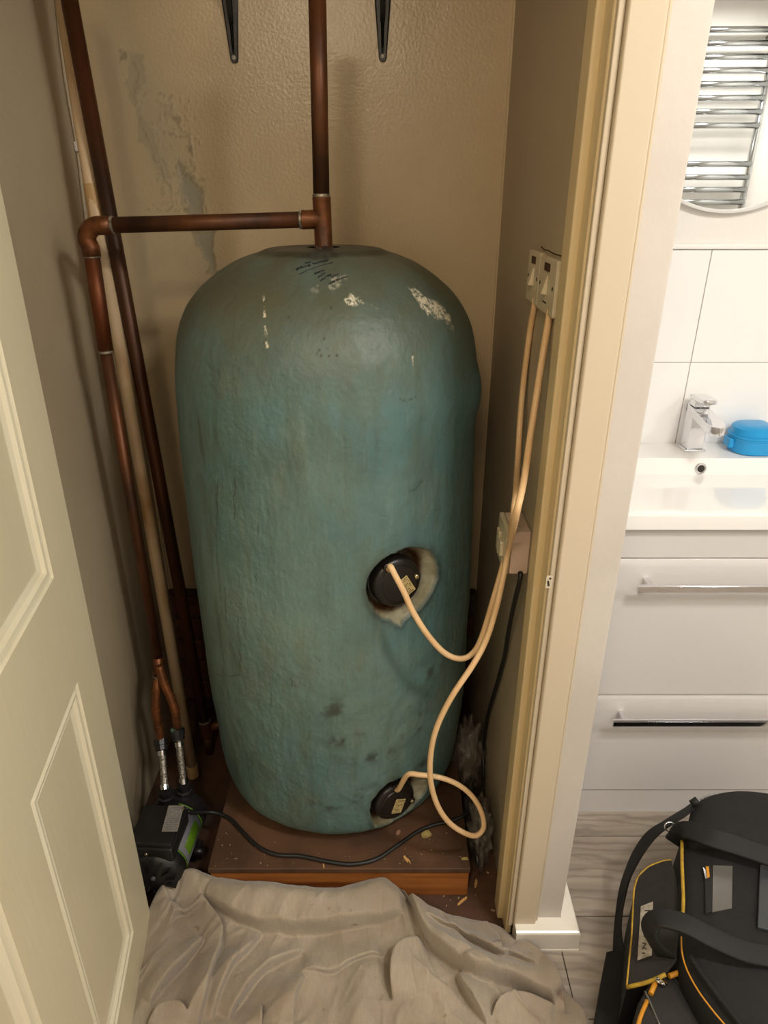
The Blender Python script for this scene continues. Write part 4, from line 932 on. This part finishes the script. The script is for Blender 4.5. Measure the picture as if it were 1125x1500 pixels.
# spout points out to the front right, as the tap is turned
tipq = at(1055, 634, Z=zt+.100); angt = math.atan2(-(tipq.x-TXp), tipq.y-TYp)
M4 = Matrix.Translation((TXp-.001, TYp-.001, 0)) @ Matrix.Rotation(angt, 4, 'Z'); lt = math.hypot(tipq.x-TXp, tipq.y-TYp)/.106
prism('spout', [(x, y*lt) for x, y in ((-.0215, -.018), (.0215, -.018), (.0215, .085), (.013, .100), (0, .106), (-.013, .100), (-.0215, .085))], zt+.090, zt+.110, M_chrome, tp, bevel=.002, xf=M4)
print('TAP', math.degrees(angt), lt*.106)
lathe('aerator', [(0, 0), (.011, 0), (.012, .008), (0, .008)], (TXp-.001-math.sin(angt)*lt*.084, TYp-.001+math.cos(angt)*lt*.084, zt+.083), (0, 0, 1), M_chrome, tp, seg=20)
box('cartridge', TXp-.0195, TXp+.0175, TYp-.018, TYp+.016, zt+.1105, zt+.126, M_chrome, tp, bevel=.002)
Mh = Matrix.Translation((TXp-.001, TYp-.001, zt+.126)) @ Matrix.Rotation(angt, 4, 'Z') @ Matrix.Rotation(math.radians(6), 4, 'X')
prism('lever', [(x, y) for x, y in ((-.0195, -.021), (.0195, -.021), (.0205, .045), (.017, .066), (.008, .076), (-.008, .076), (-.017, .066), (-.0205, .045))], 0, .011, M_chrome, tp, bevel=.003, xf=Mh)
box('lever_neck', TXp-.0195, TXp+.0175, TYp-.018, TYp+.016, zt+.1255, zt+.134, M_chrome, tp, bevel=.002)
# blue box
bb = thing('blue_box', 'bright blue plastic lidded denture box beside the tap on the basin ledge', 'box', (.90, 1.60, zt))
def dsh(s, ox=0, oy=0):
    pts = []
    for k in range(15):
        q = PI*.5 + PI*k/14; pts.append((ox + s*(.034*math.cos(q)-.006), oy + s*.038*math.sin(q)))
    for k in range(5): q = -.5*PI + k/4*PI*.5; pts.append((ox + s*(.030+.012*math.cos(q)), oy + s*(-.026+.012*math.sin(q))))
    for k in range(5): q = k/4*PI*.5; pts.append((ox + s*(.030+.012*math.cos(q)), oy + s*(.026+.012*math.sin(q))))
    return pts
bc = at(1092, 640, Z=zt+.02)
def loft(name, layers, m, parent, smooth=True):
    bm = bmesh.new(); R = [[bm.verts.new((x, y, z)) for x, y in pts] for pts, z in layers]
    for A, B in zip(R, R[1:]):
        for k in range(len(A)): bm.faces.new((A[k], A[(k+1) % len(A)], B[(k+1) % len(A)], B[k]))
    bm.faces.new(R[0][::-1]); bm.faces.new(R[-1]); o = bmesh_obj(name, bm, m, parent, smooth=smooth)
    if smooth: md = o.modifiers.new('es', 'EDGE_SPLIT'); md.split_angle = math.radians(42)
    return o
bX, bY = bc.x-.012, 1.592
loft('tub', [(dsh(1.04, bX, bY), zt+.0005), (dsh(1.16, bX, bY), zt+.002), (dsh(1.25, bX, bY), zt+.036), (dsh(1.31, bX, bY), zt+.0365), (dsh(1.31, bX, bY), zt+.040)], M_blue, bb)
loft('lid', [(dsh(1.33, bX, bY), zt+.0408), (dsh(1.33, bX, bY), zt+.046), (dsh(1.22, bX, bY), zt+.0465), (dsh(1.17, bX, bY), zt+.062), (dsh(1.0, bX, bY), zt+.067), (dsh(.8, bX, bY), zt+.0695), (dsh(.3, bX, bY), zt+.0705)], M_blue, bb)
prism('lid_tab', rrect(.030, .044, .006, 4, bX+.056, bY), zt+.041, zt+.058, M_blue, bb, bevel=.003)
prism('hinge', rrect(.014, .034, .004, 4, bX-.051, bY), zt+.012, zt+.036, M_blue, bb, bevel=.003)
# round mirror
mi = thing('round_mirror', 'round wall mirror with slim pale rim above the basin, showing a towel radiator', 'mirror', (.755, YB, 1.625))
lathe('backing', [(0, 0), (.243, 0), (.243, .012), (0, .012)], (.755, YB-.0005, 1.632), (0, -1, 0), M_frame, mi, seg=96)
lathe('glass', [(0, 0), (.2455, 0), (.2455, .001), (0, .001)], (.755, YB-.0130, 1.632), (0, -1, 0), M_mirror, mi, seg=96)
lathe('rim', [(.244, 0), (.2515, 0), (.2515, .019), (.2475, .0195), (.2445, .017), (.244, .013)], (.755, YB-.0005, 1.632), (0, -1, 0), M_frame, mi, seg=96)
# towel radiator on the rear wall: seen only in the mirror
tr = thing('towel_radiator', 'chrome ladder towel radiator seen reflected in the round mirror', 'radiator', (1.66, YW0+.06, 1.0))
YR = YW0 + .075
def mir(px, py): p = at(px, py, Y=2*(YB-.014)-YR); return p
xr = mir(1121, 130).x; xl_ = xr-.50
zs_ = [mir(1090, q).z for q in (45, 65, 85, 105, 125, 145, 165, 185, 241, 260, 278, 296)]
for z in zs_: tube('bar', [Vector((xl_, YR+.012, z)), Vector((xr, YR+.012, z))], .0140, M_chromed, tr, seg=14)
z = zs_[-1]-.20
for k in range(5): tube('bar', [Vector((xl_, YR+.012, z-k*.075)), Vector((xr, YR+.012, z-k*.075))], .0140, M_chromed, tr, seg=14)
for x in (xl_, xr): tube('upright', [Vector((x, YR, z-.42)), Vector((x, YR, zs_[0]+.09))], .016, M_chromed, tr, seg=16)
for x in (xl_, xr):
    for zq in (zs_[0]-.02, z-.2): tube('wall_mount', [Vector((x, YR-.014, zq)), Vector((x, YW0+.0005, zq))], .014, M_chromed, tr, seg=14)

# two ceiling lamps, and an added fill lamp to brighten the rear wall
for loc, lab in (((-.28, -.59), 'round white ceiling lamp over the room before the closet'), ((.80, .20), 'round white ceiling lamp over the basin'), ((1.65, -.20), 'added unseen round fill lamp on the ceiling nearest the towel radiator')):
    t = thing('ceiling_lamp', lab, 'lamp', (*loc, ZC)); lathe('lamp_body', [(0, 0), (.15, 0), (.15, .012), (0, .012)], (*loc, ZC), (0, 0, -1), M_ceil, t, seg=40)
    lathe('diffuser', [(.145, 0), (.14, .004), (.135, .008), (0, .010)], (*loc, ZC-.0121), (0, 0, -1), M_lamp, t, seg=40)

# ================================================================ TOOL BAG
bag = thing('tool_bag', 'black fabric tool bag with yellow piping and grey side flap on the grey plank floor', 'bag', (.68, .90, 0))
ZT = .25
def zp(px, py, z): p = at(px, py, Z=z); return Vector((p.x, p.y, p.z))
outl = [(1010,1205),(999,1235),(996,1300),(996,1360),(1003,1410),(1025,1455),(1062,1505),(1120,1580),(1260,1620),(1400,1540),(1400,1330),(1300,1220),(1180,1190),(1080,1190)]
top2 = smooth_path([zp(x, y, ZT) for x, y in outl] + [zp(*outl[0], ZT)], 5)[:-1]
cen = sum(top2, Vector())/len(top2)
def lay(s, z, nse=0): return ([((p.x-cen.x)*s+cen.x, (p.y-cen.y)*s+cen.y) for p in top2], z)
loft('bag_body', [lay(.94, .001), lay(1.0, .012), lay(1.02, .08), lay(1.03, .16), lay(1.02, ZT-.03), lay(.995, ZT-.008), lay(.96, ZT), lay(.85, ZT+.010), lay(.6, ZT+.016), lay(.25, ZT+.018)], M_bagf, bag)
def pl(pts, z): return [zp(x, y, z if not isinstance(z, (list, tuple)) else z[i]) for i, (x, y) in enumerate(pts)]
tube('zip_piping', pl([(999,1232),(999,1260),(1000,1290),(1001,1320),(1000,1344)], ZT+.008), .0032, M_pipingy, bag, seg=8, sm=5)
tube('edge_piping', pl([(998,1372),(999,1395),(1006,1420),(1022,1450),(1044,1480),(1066,1506),(1090,1535)], ZT+.010), .0014, M_pipingo, bag, seg=8, sm=5)
tube('edge_seam', pl([(1010,1400),(1030,1430),(1060,1470),(1100,1520)], ZT+.014), .004, M_bagf, bag, seg=8, sm=5)
# padded flap folded over at the back
fo = [(1008,1205),(1016,1182),(1040,1168),(1080,1163),(1130,1168),(1220,1185),(1300,1230),(1240,1255),(1125,1258),(1060,1240),(1015,1238)]
f2 = smooth_path([zp(x, y, ZT+.02) for x, y in fo] + [zp(*fo[0], ZT+.02)], 5)[:-1]; fc = sum(f2, Vector())/len(f2)
def flay(s, z): return ([((p.x-fc.x)*s+fc.x, (p.y-fc.y)*s+fc.y) for p in f2], z)
loft('padded_flap', [flay(.97, ZT-.12), flay(1.0, ZT-.02), flay(1.0, ZT+.015), flay(.97, ZT+.028), flay(.88, ZT+.038), flay(.6, ZT+.044), flay(.2, ZT+.045)], M_bagf, bag)
bm = bmesh.new(); rg = random.Random(4)
ed = smooth_path([zp(x, y, ZT+.030) for x, y in ((1012,1190),(1020,1178),(1040,1168),(1080,1163),(1140,1168))], 40)
for p in ed:
    for k in range(3):
        a = p + Vector((rg.uniform(-.003, .003), rg.uniform(-.004, .002), rg.uniform(-.004, .002))); d = Vector((rg.uniform(-1, 1), rg.uniform(0, 1.2), rg.uniform(.3, 1.4))).normalized()*rg.uniform(.003, .008)
        s = Vector((rg.uniform(-1, 1), rg.uniform(-1, 1), 0)).normalized()*.0004; bm.faces.new([bm.verts.new(q) for q in (a-s, a+s, a+d)])
o = bmesh_obj('frayed_edge', bm, M_bagf, bag); o['kind'] = 'stuff'
# clear pocket with card
Mw = lambda z: [zp(1044,1268,z), zp(1073,1269,z), zp(1072,1331,z), zp(1043,1337,z)]
def slab(name, quad, th, m, parent, bv=0):
    bm = bmesh.new(); n = (quad[1]-quad[0]).cross(quad[2]-quad[0]).normalized(); n = n if n.z > 0 else -n
    lo = [bm.verts.new(q) for q in quad]; hi = [bm.verts.new(q+n*th) for q in quad]; k_ = len(quad)
    bm.faces.new(lo); bm.faces.new(hi[::-1])
    for k in range(k_): bm.faces.new((lo[k], hi[k], hi[(k+1) % k_], lo[(k+1) % k_]))
    return bmesh_obj(name, bm, m, parent, bevel=bv)
slab('card_pocket', Mw(ZT+.016), .0015, M_window, bag, .0005)
slab('pocket_strip', [zp(1031,1268,ZT+.015), zp(1043,1268,ZT+.015), zp(1043,1336,ZT+.015), zp(1033,1340,ZT+.015)], .003, M_web, bag, .001)
slab('zip_pull', [zp(1033.5,1270,ZT+.019), zp(1038,1270,ZT+.019), zp(1039.5,1285,ZT+.019), zp(1036,1287,ZT+.019)], .002, M_pipingo, bag, .0005)
slab('zip_slider', [zp(1029,1271,ZT+.019), zp(1032.5,1270,ZT+.019), zp(1035.5,1287,ZT+.019), zp(1033,1288,ZT+.019)], .002, M_chrome, bag, .0005)
box_ = pl([(1112,1270),(1160,1262),(1160,1375),(1108,1362)], ZT+.018); slab('side_clear_panel', box_, .008, mat('grey_film', (60, 64, 66), rough=.15), bag, .002)
# grey side flap with piping and white patch
sf = [(983,1262),(970,1264),(950,1272),(935,1286),(929,1305),(927,1335),(925,1375),(922,1405),(918,1446),(950,1438),(975,1427),(990,1410),(994,1370),(993,1300)]
zf = lambda x: .175 + .055*max(0, min(1, (x-918)/75))
sfp = [zp(x, y, zf(x)) for x, y in sf]
bm = bmesh.new(); lo = [bm.verts.new((p.x, p.y, p.z-.004)) for p in sfp]; hi = [bm.verts.new(p + Vector((0, 0, .006))) for p in sfp]; n = len(sfp)
bm.faces.new(lo[::-1]); bm.faces.new(hi)
for k in range(n): bm.faces.new((lo[k], lo[(k+1) % n], hi[(k+1) % n], hi[k]))
o = bmesh_obj('side_flap', bm, M_bagg, bag, bevel=.002); o['label'] = 'dark grey side flap with yellow piping'
tube('flap_piping', [p + Vector((0, 0, .004)) for p in sfp[:9]], .0022, M_pipingy, o, seg=8, sm=4)
tube('flap_piping', [p + Vector((-.001, -.002, .003)) for p in sfp[8:11]], .0036, M_pipingy, o, seg=8, sm=4)
pq = [(939,1328),(957,1321),(955,1400),(934,1407)]; q4 = [zp(x, y, zf(x)+.0075) for x, y in pq]
pa = slab('white_patch', q4, .0012, M_bpatch, o, .0004)
bm = bmesh.new(); rg = random.Random(8)
def qp(u, v, h=.0018): p = q4[0].lerp(q4[1], u).lerp(q4[3].lerp(q4[2], u), v); return p + Vector((0, 0, h))
for seg_ in (((.3,.12),(.75,.16)), ((.75,.16),(.35,.30)), ((.35,.24),(.8,.30)), ((.55,.18),(.62,.34)), ((.3,.36),(.5,.40)), ((.35,.44),(.45,.52)), ((.3,.60),(.42,.62)), ((.25,.72),(.55,.76)), ((.55,.76),(.3,.84)), ((.3,.80),(.6,.86)), ((.28,.90),(.5,.93))):
    (u0, v0), (u1, v1) = seg_; a, c_ = qp(u0, v0), qp(u1, v1); s = Vector((c_.y-a.y, a.x-c_.x, 0)).normalized()*.0012; bm.faces.new([bm.verts.new(q) for q in (a-s, a+s, c_+s, c_-s)])
bmesh_obj('patch_lettering', bm, M_ink, o)
# body of the side pocket under the flap, and the lower open pocket with orange zip
so_ = [zp(x, y, .16) for x, y in sf]; sc = sum(so_, Vector())/len(so_)
def sl_(s, z): return ([((p.x-sc.x)*s+sc.x, (p.y-sc.y)*s+sc.y) for p in so_], z)
loft('side_pocket', [sl_(.85, .001), sl_(.95, .02), sl_(.97, .1), sl_(.95, .150), sl_(.9, .160)], M_bagf, bag)
lp = [(955,1432),(985,1424),(1000,1440),(1022,1470),(1030,1500),(1030,1560),(940,1560),(930,1510),(936,1465)]
l2 = [zp(x, y, .20) for x, y in lp]; lc = sum(l2, Vector())/len(l2)
def ll_(s, z): return ([((p.x-lc.x)*s+lc.x, (p.y-lc.y)*s+lc.y) for p in l2], z)
loft('front_pocket', [ll_(.9, .001), ll_(1.0, .02), ll_(1.02, .12), ll_(1.0, .19), ll_(.93, .20), ll_(.5, .206)], M_bagg, bag)
tube('pocket_zip', pl([(996,1424),(980,1430)], .212), .0045, M_pipingo, bag, seg=8); tube('pocket_zip', pl([(960,1440),(953,1456)], .207), .0042, M_pipingo, bag, seg=8)
tube('pocket_zip', pl([(948,1466),(938,1490),(930,1520)], .207), .0034, M_pipingo, bag, seg=8, sm=3)
tube('pocket_seam', pl([(978,1424),(1000,1448),(1020,1475),(1027,1500),(1028,1530)], .203), .0026, M_web, bag, seg=8, sm=4); tube('pocket_seam', pl([(945,1452),(955,1475),(968,1505)], .207), .0018, M_window, bag, seg=8, sm=3)
for k in range(3): lathe('zip_slider', [(.0025, -.002), (.0055, -.001), (.0055, .001), (.0025, .002)], zp(965+k*4, 1436+k*2, .213), (.4, .2*k-.2, 1), M_chrome, bag, seg=10)
# straps
UP = (0, 0, 1)
ribbon('carry_handle', pl([(985,1232),(1003,1216),(1040,1226),(1085,1240),(1125,1254),(1180,1275)], [ZT-.02, ZT+.03, ZT+.055, ZT+.055, ZT+.05, ZT+.03]), [Vector((0, -.5, 1))]*6, [.03, .036, .038, .038, .036, .036], .006, M_web, bag)
ribbon('carry_handle', pl([(975,1400),(952,1368),(962,1346),(1000,1352),(1040,1372),(1085,1392),(1130,1402)], [ZT-.02, ZT+.03, ZT+.055, ZT+.065, ZT+.06, ZT+.045, ZT+.03]), [Vector((-.6, -.2, .6)), Vector((-.8, -.2, .5)), Vector((-.2, .1, 1)), Vector((0, -.2, 1)), Vector((0, -.3, 1)), Vector((0, -.3, 1)), Vector((0, -.3, 1))], [.034]*7, .006, M_web, bag)
ribbon('shoulder_strap', pl([(1020,1178),(1000,1192),(975,1208),(950,1228),(930,1258),(916,1292),(908,1330),(905,1365),(907,1400)], [.27, .265, .24, .20, .15, .10, .06, .035, .02]), [Vector((-.5, .4, .6))]*3 + [Vector((-.6, .2, .6))]*3 + [Vector((-.8, -.1, .5))]*3, [.030, .030, .032, .034, .034, .026, .018, .020, .034], .004, M_web, bag)
sp_ = [(889,1392),(905,1388),(921,1400),(922,1440),(926,1500),(926,1560),(866,1560),(870,1500),(880,1440)]
s2 = [zp(x, y, .03) for x, y in sp_]; s2c = sum(s2, Vector())/len(s2)
def ss_(s, z): return ([((p.x-s2c.x)*s+s2c.x, (p.y-s2c.y)*s+s2c.y) for p in s2], z)
loft('shoulder_pad', [ss_(.97, .0008), ss_(1.0, .006), ss_(1.0, .024), ss_(.95, .030), ss_(.7, .032)], M_bagf, bag)
p_ = zp(981, 1211, .262); bm = bmesh.new()
ringp = [p_ + Vector((.010*math.cos(q), .004*math.sin(q), .008*math.sin(q))) for q in [2*PI*k/20 for k in range(21)]]
tube('ring', ringp, .0016, M_chrome, bag, seg=8); tube('snap_hook', [p_ + Vector((.008, 0, 0)), p_ + Vector((.018, -.004, -.002)), p_ + Vector((.022, -.012, -.004))], .003, M_chrome, bag, seg=8)
tube('yellow_tab', [p_ + Vector((.010, -.014, -.004)), p_ + Vector((.020, -.018, -.006))], .003, M_pipingy, bag, seg=8)
tube('strap_end', [zp(1013, 1178, .285), zp(1022, 1172, .295)], .008, M_web, bag, seg=10)
